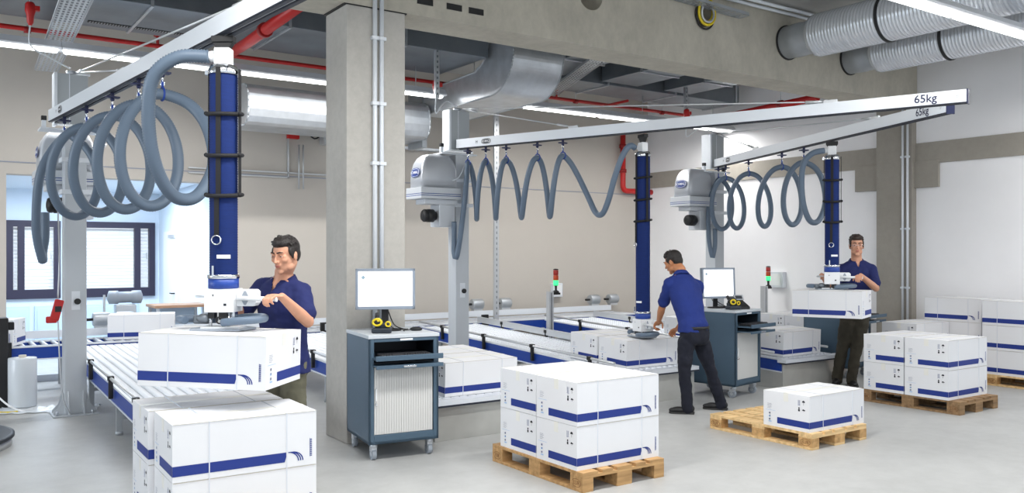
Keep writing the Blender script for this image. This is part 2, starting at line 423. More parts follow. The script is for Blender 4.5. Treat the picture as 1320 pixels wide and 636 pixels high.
dr = MB().bx(OX1 - 0.03, OX1, 16.0, 17.0, 0, 2.12)
d1 = struct('door_1', dr, 'soft_white'); MB().cyl((OX1 - 0.09, 16.12, 1.02), (OX1 - 0.03, 16.12, 1.02), 0.012).cyl((OX1 - 0.08, 16.12, 1.02), (OX1 - 0.08, 16.26, 1.02), 0.011).build('handle', 'black', d1)
MB().bx(OX1 - 0.06, OX1 - 0.03, 16.05, 16.5, 2.0, 2.06).build('closer', 'alu', d1)

# ------------------------------------------------------------------ service lines on pillar and walls
def conduit(name, pts, r, m, label, cat, clips=(), group=None, cm='alu_light'):
    t = thing(name, label, cat, pts[0], 0, group); p0 = Vector(pts[0])
    MB().tube([Vector(p) - p0 for p in pts], r, 10).build('pipe', m, t)
    for c in clips: MB().box(Vector(c) - p0, (r * 3.4, r * 3.0, 0.03)).build('clip', cm, t)
    return t
for i, x in enumerate((3.385, 3.452)):
    conduit('conduit', [(x, PY - 0.026, 0.75), (x, PY - 0.026, CZ - 0.01)], 0.021, 'alu_light',
            ('left' if i == 0 else 'right') + ' one of two pale vertical conduits on the front of the big pillar', 'conduit', [(x, PY - 0.024, z) for z in (1.45, 2.55, 3.1, 3.7)], 'conduits on the pillar')
for i, y in enumerate((7.44, 7.52)):
    conduit('conduit', [(WX - 0.145, y, 0.02), (WX - 0.145, y, 4.3)], 0.018, 'alu_light',
            ('right' if i == 0 else 'left') + ' one of two vertical conduits on the right wall post', 'conduit', [(WX - 0.14, y, z) for z in (1.2, 2.1, 3.2)], 'conduits on the wall post')
# white box plate low on the pillar's left side
tag(MB().bx(3.205, 3.235, PY - 0.022, PY, 0.42, 0.70).build('wall_plate', 'soft_white'), 'small white plate low on the pillar beside the cabinet', 'plate')
# cable trunking along ceiling edge right
for k, (y, z) in enumerate(((7.30, 4.86), (7.20, 4.88))):
    conduit('conduit', [(7.9, y, z), (12.2, y, z)], 0.022, 'alu_light', ('lower' if k == 0 else 'upper') + ' conduit of the pair running under the ceiling along the beam', 'conduit', group='conduits under the ceiling')
# ------------------------------------------------------------------ cartons
BL, BW, BH = 0.805, 0.507, 0.318
def carton_mesh():
    b = MB(); b.bx(-BL/2, BL/2, -BW/2, BW/2, 0, BH, 0)
    e = 0.0012
    # top: flap seam, tape and straps
    b.bx(-BL/2 + 0.01, BL/2 - 0.01, -0.0012, 0.0012, BH, BH + 0.0004, 1)
    b.bx(-BL/2 - e, BL/2 + e, -0.026, 0.026, BH, BH + e, 2)
    for sx in (-1, 1): b.bx(sx * (BL/2 + e/2) - e/2, sx * (BL/2 + e/2) + e/2, -0.026, 0.026, BH - 0.075, BH + e, 2)
    for fx in (0.24, 0.78):
        for s in (1,):
            x = -BL/2 + BL * fx
            b.bx(x - 0.003, x + 0.003, -BW/2 - 2.4*e, BW/2 + 2.4*e, -0.0005, BH + 2*e, 3)
    for s in (-1, 1):
        b.bx(-BL/2 + 0.004, BL/2 - 0.004, s * (BW/2) - 0.0018, s * (BW/2) + 0.0018, BH - 0.0015, BH + 0.001, 4)
        # prints, long face
        M = frame((-s * BL/2 if s == 1 else BL/2, s * (BW/2 + e), 0), (s, 0, 0), (0, 0, 1))
        r = Vector((1, 0, 0)) if s == -1 else Vector((-1, 0, 0))
        o = Vector((-BL/2, -BW/2 - e, 0)) if s == -1 else Vector((BL/2, BW/2 + e, 0))
        M = frame(o, r, (0, 0, 1)); L = BL
        z0, z1 = 0.033, 0.090
        b.plate(M, [(0, z0), (L * 0.765, z0), (L * 0.785, z1), (0, z1)], 5)
        for k in range(3):
            cx, cz, rr = L * 0.775 + 0.013 * k + 0.012, z0 - 0.004, 0.060; w_ = 0.006
            A = [(cx + 0.085 * (1 - math.cos(t)) - 0.01, cz + 0.064 * math.sin(t) + 0.002) for t in [PI/2 * 0.12 + PI/2 * 0.95 * q / 8 for q in range(9)]]
            A = [(cx - 0.005 + 0.088 * (1 - math.cos(PI/2 * q / 8)) , 0) for q in range(0)] or A
            # arcs fall away to the right
            C = [(cx + 0.058 * math.sin(PI/2 * q / 8), z0 + 0.052 * math.cos(PI/2 * q / 8)) for q in range(9)]
            D = [(p[0] + w_ * math.sin(PI/2 * q / 8) + 0.001, p[1] + w_ * math.cos(PI/2 * q / 8)) for q, p in enumerate(C)]
            for q in range(8): b.plate(M, [C[q], C[q+1], D[q+1], D[q]], 5)
        for q in range(14): b.plate(M, [(L * 0.950, 0.052 + q * 0.0075), (L * 0.967, 0.052 + q * 0.0075), (L * 0.967, 0.0565 + q * 0.0075), (L * 0.950, 0.0565 + q * 0.0075)], 5)
        b.plate(M, [(L * 0.9505, 0.05), (L * 0.953, 0.05), (L * 0.953, 0.158), (L * 0.9505, 0.158)], 5)
        # short face
        o = Vector((s * (BL/2 + e), -s * -BW/2 if s == -1 else -BW/2, 0)); r = Vector((0, s, 0))
        o = Vector((s * (BL/2 + e), -s * BW/2, 0)); M = frame(o, r, (0, 0, 1)); W = BW
        # the band wraps from the corner this face shares with the band start of the long face
        if True:
            b.plate(M, [(W * 0.31, z0), (W, z0), (W, z1), (W * 0.31, z1)], 5)
            def im(f, z, w_, h, m=6): b.plate(M, [(W*f - w_/2, z), (W*f + w_/2, z), (W*f + w_/2, z + h), (W*f - w_/2, z + h)], m)
            # umbrella, arrows, glass
            c = W * 0.88
            b.plate(M, [(c - 0.016, 0.258), (c + 0.016, 0.258)] + [(c + 0.016 * math.cos(t), 0.258 + 0.018 * math.sin(t)) for t in (0.4, 0.8, 1.2, 1.57, 2.0, 2.4, 2.8)], 6); im(0.88, 0.234, 0.003, 0.026)
            c = W * 0.79
            im(0.77, 0.236, 0.004, 0.040, 5); im(0.80, 0.236, 0.004, 0.040, 5); im(0.785, 0.230, 0.028, 0.003, 5)
            for q in range(3): im(0.785, 0.240 + q * 0.012, 0.02, 0.002, 7)
            im(0.785, 0.176, 0.018, 0.018); im(0.785, 0.198, 0.014, 0.014); im(0.785, 0.186, 0.006, 0.02)
            b.plate(M, [(W*0.85, 0.186), (W*0.91, 0.186), (W*0.92, 0.191), (W*0.88, 0.200), (W*0.86, 0.196)], 6); im(0.885, 0.176, 0.003, 0.012)
            # text block and small icons
            for q, wd in enumerate((0.045, 0.052, 0.04, 0.05, 0.036)): b.plate(M, [(W*0.09, 0.200 - q*0.010), (W*0.09 + wd, 0.200 - q*0.010), (W*0.09 + wd, 0.2025 - q*0.010), (W*0.09, 0.2025 - q*0.010)], 7)
            b.plate(M, [(W*0.05, 0.142), (W*0.27, 0.142), (W*0.27, 0.1445), (W*0.05, 0.1445)], 8)
            for q in range(3):
                im(0.14, 0.052 + q * 0.028, 0.020, 0.014, 8 if q % 2 else 7); im(0.145, 0.056 + q * 0.028, 0.010, 0.012, 5)
            im(0.15, 0.036, 0.034, 0.010, 8)
    return b
CARTON_M = ['carton', 'print_dark', 'carton_tape', 'carton_strap', 'carton_edge', 'print_blue', 'print_dark', 'print_grey', 'print_sky']
carton0 = carton_mesh().build('carton', CARTON_M, bevel=0.0)
_used = [False]
def carton(x, y, z, rz, label, group=None, tilt=None, scale=None):
    o = carton0 if not _used[0] else carton0.copy()
    if _used[0]: COL.objects.link(o)
    _used[0] = True
    o.location = (x, y, z); o.rotation_euler = (tilt[0] if tilt else 0, tilt[1] if tilt else 0, rz)
    o.scale = scale or (1, 1, 1)
    for k in ('group',):
        if k in o: del o[k]
    tag(o, label, 'box', group); return o
# ------------------------------------------------------------------ pallets (long side along local y, origin at the near left corner)
def pallet_proto():
    t = thing('euro_pallet', '', 'pallet')
    xs = ((0, .145), (.1875, .2875), (.3275, .4725), (.5125, .6125), (.655, .8))
    for (a, b) in xs: MB().bx(a, b, 0, 1.2, .122, .144).build('deck_board', 'pine', t, bevel=0.002)
    for y in (0, .5275, 1.055): MB().bx(0, .8, y, y + .145, .100, .1218).build('stringer_board', 'pine', t, bevel=0.002)
    for i, (xa, xb) in enumerate(((0, .1), (.3275, .4725), (.7, .8))):
        for j, y in enumerate((0, .5275, 1.055)):
            b = MB().bx(xa, xb, y, y + .145, .0222, .0998, 0)
            if i == 0 and j != 1:
                M = frame((xa - 0.001, y + 0.0725, 0.061), (0, -1, 0), (0, 0, 1))
                b.text('EUR', M, 0.042, 1, bold=0.01)
                oo = [(0.055 * math.cos(2*PI*k/24), 0.031 * math.sin(2*PI*k/24)) for k in range(24)]; ii = [(p[0]*0.92, p[1]*0.88) for p in oo]
                for k in range(24): b.plate(M, [oo[k], oo[(k+1) % 24], ii[(k+1) % 24], ii[k]], 1)
            b.build('block', ['pine_end', 'stamp'], t, bevel=0.0)
        MB().bx(xa, xb, 0, 1.2, 0, .022).build('bottom_board', 'pine', t, bevel=0.002)
    return t
pal0 = pallet_proto()
def wood(root, m):
    for ch in root.children:
        s = ch.material_slots[0]; s.link = 'OBJECT'; s.material = MATS[m]
pal0.location = (3.85, 4.86, 0); pal0['label'] = 'wooden pallet under the near stack of four white cartons in the middle'
dup(pal0, (6.31, 4.745, 0), 0, 'pale wooden pallet with a single white carton at its near end')
wood(dup(pal0, (8.94, 4.85, 0), 0, 'brown wooden pallet under the four cartons at the right, before the worker with glasses'), 'pine_dark')
dup(pal0, (11.33, 4.60, 0), 0, 'wooden pallet under the three high carton stack at the right edge')
dup(pal0, (1.14, 4.85, 0), 0, 'wooden pallet under the large foreground stack below the lifted carton')
def jit(a=0.6): return R(random.uniform(-a, a))
def corner_carton(cx, cy, z, label, group=None, a=0.5): # by its near left corner
    return carton(cx + BL/2, cy + BW/2, z, jit(a), label, group)
g = 'cartons on the front middle pallet'
for lv, ln in ((0, 'lower'), (1, 'upper')):
    z = 0.1445 + lv * (BH + 0.003)
    corner_carton(3.855, 4.93, z, '%s near carton of the stack on the front middle pallet' % ln, g)
    corner_carton(3.862, 4.93 + BW + 0.012, z, '%s far carton of the stack on the front middle pallet' % ln, g)
corner_carton(6.325, 4.785, 0.1445, 'white carton alone on the half empty pallet')
g = 'cartons on the right pallet'
for lv, ln in ((0, 'lower'), (1, 'upper')):
    z = 0.1445 + lv * (BH + 0.003)
    corner_carton(8.93, 4.97, z, '%s near carton of the four on the brown right pallet' % ln, g)
    corner_carton(8.935, 4.97 + BW + 0.012, z, '%s far carton of the four on the brown right pallet' % ln, g)
g = 'cartons in the foreground stack'
for lv, ln in ((0, 'lower'), (1, 'upper')):
    z = 0.1445 + lv * (BH + 0.003)
    carton(1.12 + BL/2, 4.99 + BW/2, z, R(-1.5), '%s near carton of the big stack at the lower left' % ln, g)
    carton(1.10 + BL/2, 4.99 + BW * 1.5 + 0.02, z, R(-1.0), '%s far carton of the big stack at the lower left' % ln, g)
# wall stacks at the far right, long faces towards the hall
g = 'cartons stacked by the right wall'
for lv, ln in ((0, 'bottom'), (1, 'middle'), (2, 'top')):
    z = 0.1445 + lv * (BH + 0.003)
    carton(11.35 + BW/2, 5.05 + BL/2, z, R(-90) + jit(0.3), '%s carton of the three high stack at the right edge' % ln, g)
for lv, ln in ((0, 'bottom'), (1, 'middle'), (2, 'top')):
    z = 0.0005 + 0.144 + lv * (BH + 0.003)
    carton(11.57 + BW/2, 5.985 + BL/2, z, R(-90) + jit(0.3), '%s carton of the second stack from the right edge, below the wall band' % ln, g)
pe = dup(pal0, (11.50, 5.99, 0), 0, 'wooden pallet under the second carton stack from the right edge')
for lv, ln in ((0, 'lower'), (1, 'upper')):
    z = 0.145 + lv * (BH + 0.003)
    corner_carton(10.74, 6.42, z, '%s grey lit carton in the low row behind the right pallet' % ln, 'cartons in the low row at the right')
wood(pal0, 'pine_brown')
pe2 = dup(pal0, (10.70, 5.80, 0), 0, 'pallet under the low carton row behind the right pallet')
# ------------------------------------------------------------------ sloping roller conveyors (origin at floor below the near left corner)
ENDY = 12.25
def zdeck(y): return 0.37 + 0.037 * (y - 7.0)
def slopebox(mb, x0, x1, y0, y1, dz0, dz1, m=0):
    a, b = zdeck(y0), zdeck(y1)
    vs = [(x0, y0, a+dz0), (x1, y0, a+dz0), (x1, y1, b+dz0), (x0, y1, b+dz0), (x0, y0, a+dz1), (x1, y0, a+dz1), (x1, y1, b+dz1), (x0, y1, b+dz1)]
    mb.add(vs, [(0,3,2,1),(4,5,6,7),(0,1,5,4),(1,2,6,5),(2,3,7,6),(3,0,4,7)], m)
roller_me = {}
def lane(x0, y0, width, label, plinth, guide_right=True):
    t = thing('roller_conveyor', label, 'conveyor', (x0, y0, 0), 0, 'sloping roller conveyors')
    def P(mb, name, m, **k):
        mb.v = [(a - x0, b - y0, c) for a, b, c in mb.v]; return mb.build(name, m, t, **k)
    x1 = x0 + width
    for x in (x0, x1 - 0.035):
        mb = MB(); slopebox(mb, x, x + 0.035, y0, ENDY, -0.15, -0.012, 0); slopebox(mb, x - 0.004, x + 0.039, y0, ENDY, -0.012, 0.008, 1)
        slopebox(mb, x - 0.006, x + 0.041, y0, ENDY, -0.165, -0.15, 1); P(mb, 'side_rail', ['blue_rail', 'alu_light'])
    gs = [x0 - 0.03] + ([x1 + 0.03] if guide_right else [])
    for gx in gs:
        mb = MB(); mb.tube([(gx, y, zdeck(y) + 0.085) for y in (y0 + 0.1, (y0 + ENDY) / 2, ENDY - 0.05)], 0.016, 8)
        if gx > x0 and plinth: slopebox(mb, gx - 0.018, gx + 0.018, y0 + 1.3, ENDY - 0.05, 0.03, 0.12)
        P(mb, 'guide_rail', 'alu')
        y = y0 + 0.55
        while y < ENDY - 0.2:
            mb = MB(); mb.bx(gx - 0.02, gx + 0.02, y - 0.018, y + 0.018, zdeck(y) - 0.11, zdeck(y) + 0.095); mb.box((gx, y, zdeck(y) + 0.085), (0.055, 0.06, 0.045))
            P(mb, 'rail_clamp', 'black', bevel=0.006); y += 1.18
    pitch = 0.0545; n = min(98, int((ENDY - y0 - 0.11) / pitch))
    key = (width,)
    for i in range(n):
        y = y0 + 0.085 + i * pitch
        if key not in roller_me:
            mb = MB(); w2 = width / 2 - 0.037
            k = 0; xx = -w2
            mb.cyl((-w2, 0, 0), (w2, 0, 0), 0.012, n=8, m=1)
            while xx < w2 - 0.02:
                mb.cyl((xx + 0.006, 0, 0), (min(xx + 0.085, w2 - 0.002), 0, 0), 0.0225, n=12, m=0); xx += 0.092
            o = mb.build('roller', ['roller_white', 'alu'], t); roller_me[key] = o.data
        else:
            o = bpy.data.objects.new('roller', roller_me[key]); COL.objects.link(o); o.parent = t
        o.location = (width / 2, y - y0, zdeck(y) - 0.016)
    y = y0 + (1.0 if plinth else 0.04)
    while y < ENDY:
        for x in (x0 + 0.03, x1 - 0.03):
            mb = MB(); mb.bx(x - 0.025, x + 0.025, y - 0.02, y + 0.02, 0.03, zdeck(y) - 0.15); mb.cyl((x, y, 0), (x, y, 0.035), 0.035, n=12)
            P(mb, 'leg', 'galv_dull')
        mb = MB(); mb.bx(x0 + 0.05, x1 - 0.05, y - 0.015, y + 0.015, zdeck(y) - 0.30, zdeck(y) - 0.26); P(mb, 'cross_bar', 'galv_dull')
        y += 1.62
    if plinth:
        mb = MB(); mb.bx(x0 + 0.0, x1 + 0.1, y0 - 0.02, y0 + 0.55, 0.0, 0.315); P(mb, 'plinth', 'steel_plate', bevel=0.003)
        mb = MB(); mb.bx(x0 - 0.02, x1 + 0.12, y0 - 0.08, y0 + 0.055, 0.335, 0.3765); mb.bx(x0 - 0.02, x1 + 0.12, y0 - 0.085, y0 + 0.02, 0.318, 0.335, 1); P(mb, 'end_shelf', ['alu_light', 'dark_line'])
    return t
X1, X2, X3, X4 = 1.50, 3.80, 6.42, 8.86
lane(X1, 7.35, 1.0, 'white roller conveyor at the left, its blue side rail beside the grey mast', False)
lane(X2, 6.98, 1.02, 'roller conveyor behind the pillar, ending beside the computer cabinet', True)
lane(X3, 7.38, 1.02, 'roller conveyor in the middle, ending where the bending worker stands', True)
lane(X4, 7.12, 1.04, 'roller conveyor at the right, ending before the worker with glasses', True)
# long transverse conveyor along the back wall
def transverse(x0, x1, label):
    t = thing('transfer_conveyor', label, 'conveyor', (x0, 12.3, 0), 0, 'conveyor line along the back wall'); L = x1 - x0; Z = 0.575
    for y in (0, 0.72):
        MB().bx(0, L, y, y + 0.035, Z - 0.15, Z - 0.01, 0).bx(0, L, y - 0.005, y + 0.04, Z - 0.01, Z + 0.012, 1).bx(0, L, y - 0.005, y + 0.04, Z - 0.165, Z - 0.15, 1).build('side_rail', ['blue_rail', 'alu_light'], t)
    MB().bx(0, L, 0.80, 0.83, Z + 0.03, Z + 0.13).build('guide_rail', 'alu_light', t)
    n = int(L / 0.125)
    for i in range(min(n, 98)):
        if 'tr' not in roller_me:
            o = MB().cyl((0, 0.04, 0), (0, 0.715, 0), 0.025, n=10).build('roller', 'roller', t); roller_me['tr'] = o.data
        else:
            o = bpy.data.objects.new('roller', roller_me['tr']); COL.objects.link(o); o.parent = t
        o.location = (0.06 + i * 0.125, 0, Z - 0.012)
    x = 0.5
    while x < L:
        for y in (0.03, 0.72): MB().bx(x - 0.02, x + 0.02, y - 0.02, y + 0.02, 0.0, Z - 0.15).build('leg', 'galv_dull', t)
        x += 1.9
    return t
tr = transverse(-0.9, 11.1, 'long roller conveyor line running along the back wall')
for x in (0.9, 5.35, 5.7, 8.05, 8.5):
    MB().bx(x, x + 0.12, -0.03, 0.02, 0.42, 0.70).build('rail_clamp', 'black', tr, bevel=0.006)
for x in (0.15, 0.95, 1.75):
    MB().bx(x, x + 0.05, -0.03, -0.001, 0.40, 0.64).build('rail_clamp', 'black', tr, bevel=0.006)
def motor(x, label):
    t = thing('drive_motor', label, 'motor', (x, 13.17, 0), 0, 'drive motors on the back conveyor')
    MB().lathe([(0.085, 0), (0.095, 0.02), (0.095, 0.2), (0.085, 0.22)], (0, 0, 0.82), axis=(1, 0, 0), n=16).build('housing', 'galv_dull', t)
    MB().bx(0.02, 0.20, -0.05, 0.05, 0.70, 0.76).build('foot', 'alu', t)
    MB().cyl((-0.10, 0, 0.82), (0.0, 0, 0.82), 0.02).build('shaft', 'black', t)
    for k in range(5): pass
for i, (u, lab) in enumerate(((614, 'grey drive motor left of the ceiling post on the back conveyor'), (650, 'grey drive motor right of the ceiling post on the back conveyor'), (765, 'left drive motor of the pair before the blue lifting tube'), (789, 'right drive motor of the pair before the blue lifting tube'), (130, 'grey drive motor left of the near mast'), (160, 'drive motor hidden by the near mast'))):
    p = px(u, 399, 14.0); a = p.x / p.y; motor(13.17 * a - 0.1, lab)
# cartons on the conveyors
def dz(y): return zdeck(y) + 0.009
SL = math.atan(0.037)
def on_lane(x, y, rz, label, group=None, scale=None): return carton(x, y, dz(y) + 0.001, rz, label, group, (SL, 0), scale)
gg = 'cartons waiting at the conveyor ends'
on_lane(X2 + 0.16 + BL/2, 7.06 + BW/2, 0.0, 'near one of two cartons lying behind the computer cabinet', gg)
on_lane(X2 + 0.15 + BL/2, 7.06 + BW * 1.5 + 0.015, 0.0, 'far one of two cartons lying behind the computer cabinet', gg)
on_lane(X3 + 0.14 + BL/2, 7.47 + BW/2, 0.0, 'carton under the suction plate of the bending worker', gg)
on_lane(X3 + 0.12 + BL/2, 7.47 + BW * 1.5 + 0.015, 0.0, 'carton behind the one the bending worker lifts', gg)
on_lane(X4 + 0.12 + BL/2, 7.22 + BW/2, R(2), 'carton at the conveyor end below the hanging carton', gg)
on_lane(X4 + 0.14 + BL/2, 9.15, 0.0, 'carton farther up the conveyor, seen past the bending worker arm', gg)
carton(2.44, 12.66, 0.5905, R(-14), 'carton far up the left conveyor, before the office')
carton(0.62, 12.68, 0.59, R(-20), 'carton cut by the left edge of the picture, on the back conveyor')
# stack behind the right conveyor
for lv, ln in ((0, 'lower'), (1, 'upper')):
    for k, kn in ((0, 'near'), (1, 'far')):
        corner_carton(10.68, 8.02 + k * (BW + 0.015), 0.1445 + lv * (BH + 0.003), '%s %s carton of the stack behind the right conveyor' % (ln, kn), 'cartons stacked behind the right conveyor')
dup(pal0, (10.69, 7.95, 0), 0, 'pallet under the cartons behind the right conveyor')
# signal towers on posts
def tower(x, y, zpost, label, pw=0.08):
    t = thing('signal_tower', label, 'signal light', (x, y, 0))
    MB().bx(-pw/2, pw/2, -pw/2, pw/2, 0, zpost).bx(-0.006, 0.006, -pw/2 - 0.002, -pw/2, 0.1, zpost - 0.02, 1).build('post', ['alu', 'dark_line'], t, bevel=0.004)
    MB().bx(0.02, 0.18, -0.02, 0.02, zpost - 0.05, zpost - 0.02).lathe([(0.05, 0), (0.05, 0.02), (0.018, 0.04), (0.018, 0.10), (0.04, 0.11)], (0.11, 0, zpost - 0.02), n=14).build('base', 'black', t)
    zb = zpost + 0.09
    for k, (m, nm) in enumerate((('green_glow', 'green lit lens'), ('orange_lens', 'orange lens'), ('red_lens', 'red lens'))):
        MB().lathe([(0.036, 0), (0.04, 0.005), (0.04, 0.07), (0.036, 0.075)], (0.11, 0, zb + k * 0.078), n=16).build('lens', m, t, label=nm)
    MB().lathe([(0.04, 0), (0.04, 0.012), (0.02, 0.02)], (0.11, 0, zb + 0.234), n=14).build('cap', 'black', t)
p = px(709, 375, 13.0); tower(p.x, p.y, 1.15, 'signal light on aluminium post between the conveyors in the middle')
p = px(985, 375, 15.0); tower(p.x, p.y, 1.16, 'signal light on aluminium post behind the second computer cabinet', 0.09)
for (u0, v0, u1, v1, lab) in ((719, 364, 731, 380, 'pale box on the back wall beside the middle signal light'),):
    pass
def wallbox(x, z, w_, h_, label):
    t = thing('control_box', label, 'box', (x, BY, z))
    MB().bx(-w_/2, w_/2, -0.10, 0, -h_/2, h_/2).build('body', 'alu_light', t, bevel=0.006); MB().bx(-w_/2 + 0.03, w_/2 - 0.03, -0.108, -0.10, -h_/2 + 0.03, h_/2 - 0.03).build('cover', 'soft_white', t)
wallbox(9.84 + 0.1, 1.02, 0.22, 0.26, 'pale control box on the back wall beside the middle signal light')
t = thing('control_box', 'pale control box behind the right signal light, on the white wall', 'box', (WX, 10.0, 0.0))
MB().bx(-0.1, 0, -0.17, 0.17, 1.12, 1.40).build('body', 'alu_light', t, bevel=0.006); MB().bx(-0.108, -0.1, -0.13, 0.13, 1.16, 1.36).build('cover', 'soft_white', t)
# ------------------------------------------------------------------ luminaires
def luminaire(x0, x1, y, z, label, cuts, group='fluorescent light rows', drop=(), ztop=None):
    t = thing('strip_light', label, 'ceiling light', (x0, y, z), 0, group); L = x1 - x0
    n = max(1, round(L / 1.5)); s = L / n
    prof = [(-0.05, 0.09), (-0.115, 0.01), (-0.105, -0.005), (0.105, -0.005), (0.115, 0.01), (0.05, 0.09)]
    M = Matrix(((0, 0, 1, 0), (1, 0, 0, 0), (0, 1, 0, 0), (0, 0, 0, 1)))
    for i in range(n):
        MB().prism(prof, i * s + 0.004, (i + 1) * s - 0.004, M).build('housing', 'lamp_body', t)
        MB().bx(i * s + 0.03, (i + 1) * s - 0.03, -0.045, 0.045, -0.035, -0.004).build('tube', 'lamp_tube', t, bevel=0.015)
    for dx in drop: MB().cyl((dx, 0, 0.09), (dx, 0, (ztop or CZ) - z), 0.006, n=6).build('suspension', 'alu', t)
    return t
luminaire(-3.6, 6.15, 11.0, 4.0, 'long row of strip lights at the upper left, running behind the pillar', 0, drop=(3.2, 4.8, 6.2, 9.3), ztop=4.38)
luminaire(7.52, 10.55, 11.0, 4.0, 'strip light above the middle jib, left of the short one', 0, drop=(0.5, 2.5), ztop=4.42)
luminaire(11.25, 12.25, 11.0, 4.0, 'short strip light above the right mast', 0, drop=(0.5,), ztop=4.42)
luminaire(-0.4, 5.5, 4.4, 4.0, 'added strip light row above the front pallets, out of the picture', 0, drop=(1, 4.5))  # this row and those above the camera are unseen, added for light
luminaire(-1.5, 4.5, 1.6, 4.0, 'added strip light row above the camera, left', 0, drop=(1, 4.5))
luminaire(5.0, 11.0, 1.6, 4.0, 'added strip light row above the camera, right', 0, drop=(1, 4.5))
luminaire(6.6, 12.1, 4.38, 4.0, 'bright strip light crossing in front of the round ducts at the upper right', 0, drop=(0.3, 1.9))
# ------------------------------------------------------------------ red sprinkler pipes
def pipe(pts, r, label, m='red', collars=(), name='sprinkler_pipe', cat='pipe', group=None):
    t = thing(name, label, cat, pts[0], 0, group); p0 = Vector(pts[0])
    MB().tube([Vector(p) - p0 for p in pts], r, 12).build('pipe', m, t)
    for (c, d) in collars:
        c = Vector(c) - p0
        if abs(Vector(d).z) < .5 and name == 'sprinkler_pipe': MB().cyl(c, c + Vector((0, 0, CZ - c.z - p0.z)), 0.006, n=6).build('hanger', 'galv', t)
        d = Vector(d).normalized() * 0.035; MB().cyl(c - d, c + d, r * 1.35, n=14).build('coupling', 'red_dark', t)
    return t
main_pipe = pipe([(-5.5, 11.55, 4.31), (11.7, 11.55, 4.31)], 0.028, 'thin red sprinkler main running above the strip lights', collars=[((x, 11.55, 4.3), (1, 0, 0)) for x in (1.0, 3.0, 7.0, 9.0, 11.0)])
pipe([(3.13, 11.5, 4.22), (3.12, 10.3, 4.2), (3.06, 7.95, 4.2)], 0.062, 'thick red pipe slanting to the pillar at the upper left', collars=[((3.10, 9.58, 4.2), (0, 1, 0))])
pipe([(10.7, 7.95, 4.02), (10.95, 9.9, 4.02), (11.0, 11.5, 4.1)], 0.055, 'thick red pipe above the right jib, coming from under the beam', collars=[((10.8, 8.7, 4.02), (0, 1, 0))])
pipe([(9.6, 11.5, 4.28), (9.6, 10.9, 4.28)], 0.022, 'short red branch pipe over the middle strip light')
for x in (2.4, 8.6): MB().cyl((x + 5.5, 0, 0), (x + 5.5, 0, 0.12), 0.018).lathe([(0.05, 0.12), (0.03, 0.16), (0.015, 0.17)], (x + 5.5, 0, 0), n=12).build('sprinkler_head', 'red', main_pipe)
def bent(pts, rr, n=5):
    out = [Vector(pts[0])]
    for i in range(1, len(pts) - 1):
        a, b, c = Vector(pts[i-1]), Vector(pts[i]), Vector(pts[i+1]); u = (a - b).normalized() * rr; v = (c - b).normalized() * rr
        for k in range(n + 1):
            t = k / n; out.append(b + u * (1-t)**2 + v * t**2)
    out.append(Vector(pts[-1])); return out
q0 = px(803, 170, 17.0); qb = px(803, 248, 17.0); qe = px(842, 248, 17.2)
xr = q0.x; yr = BY - 0.12
def onback(u, v, y):
    r = px(u, v, 1.0) - Vector((0, 0, CAMH)); s = y / r.y; return Vector((r.x * s, y, CAMH + r.z * s))
A0, B0_, C0 = onback(803, 176, yr), onback(803, 246, yr), onback(842, 249, yr)
pipe(bent([(A0.x, yr, 4.28), (A0.x, yr, B0_.z), (C0.x, yr, B0_.z)], 0.12), 0.055, 'red pipe dropping down the back wall and turning right behind the blue tube', collars=[((A0.x, yr, B0_.z + 0.4), (0, 0, 1)), ((A0.x, yr, 3.9), (0, 0, 1))])
# ------------------------------------------------------------------ sheet metal ducts
def rect_duct(x0, x1, y0, y1, z0, z1, label, side='duct_dark', flanges=True, slot=None, along='x'):
    t = thing('air_duct', label, 'duct', (x0, y0, z0))
    MB().bx(0, x1 - x0, 0, y1 - y0, 0, z1 - z0).build('duct', side, t, bevel=0.004)
    for (hx, hy) in ((0.15, 0.1), (x1 - x0 - 0.15, y1 - y0 - 0.1)): MB().cyl((hx, hy, z1 - z0), (hx, hy, CZ - z0), 0.006, n=6).build('hanger', 'galv', t)
    n = int((x1 - x0 if along == 'x' else y1 - y0) / 1.5)
    for i in range(n + 1):
        mb = MB(); e = 0.02
        if along == 'x': mb.bx(i * 1.5, i * 1.5 + 0.03, -e, y1 - y0 + e, -e, z1 - z0 + e)
        else: mb.bx(-e, x1 - x0 + e, i * 1.5, i * 1.5 + 0.03, -e, z1 - z0 + e)
        mb.build('flange', 'galv', t)
    if slot:
        for (a, b, yy) in slot:
            s = MB()
            s.bx(a - x0, b - x0, yy - y0, yy - y0 + 0.09, -0.006, 0.002, 0); k = a - x0 + 0.02
            while k < b - x0 - 0.03: s.bx(k, k + 0.008, yy - y0 + 0.01, yy - y0 + 0.08, -0.009, -0.006, 1); k += 0.03
            s.build('vent_slot', ['black', 'galv_dull'], t)
    return t
rect_duct(-5.5, 6.25, 9.95, 11.3, 4.38, 4.66, 'wide flat air duct across the upper left with a long vent slot', slot=[(1.55, 2.75, 11.0)])
rect_duct(-5.5, 6.0, 8.5, 9.2, 4.5, 4.85, 'narrower air duct nearest the beam at the upper left')
rect_duct(7.4, 12.0, 10.6, 11.4, 4.42, 4.75, 'flat air duct above the middle strip light')
rect_duct(7.3, 8.0, 8.1, 10.55, 4.45, 4.75, 'short duct branch left of the ceiling openings, behind the beam', along='y')
rect_duct(8.75, 9.5, 8.1, 10.55, 4.45, 4.75, 'middle duct branch behind the beam', along='y')
rect_duct(10.1, 10.7, 8.1, 10.55, 4.45, 4.75, 'right duct branch behind the beam', along='y')
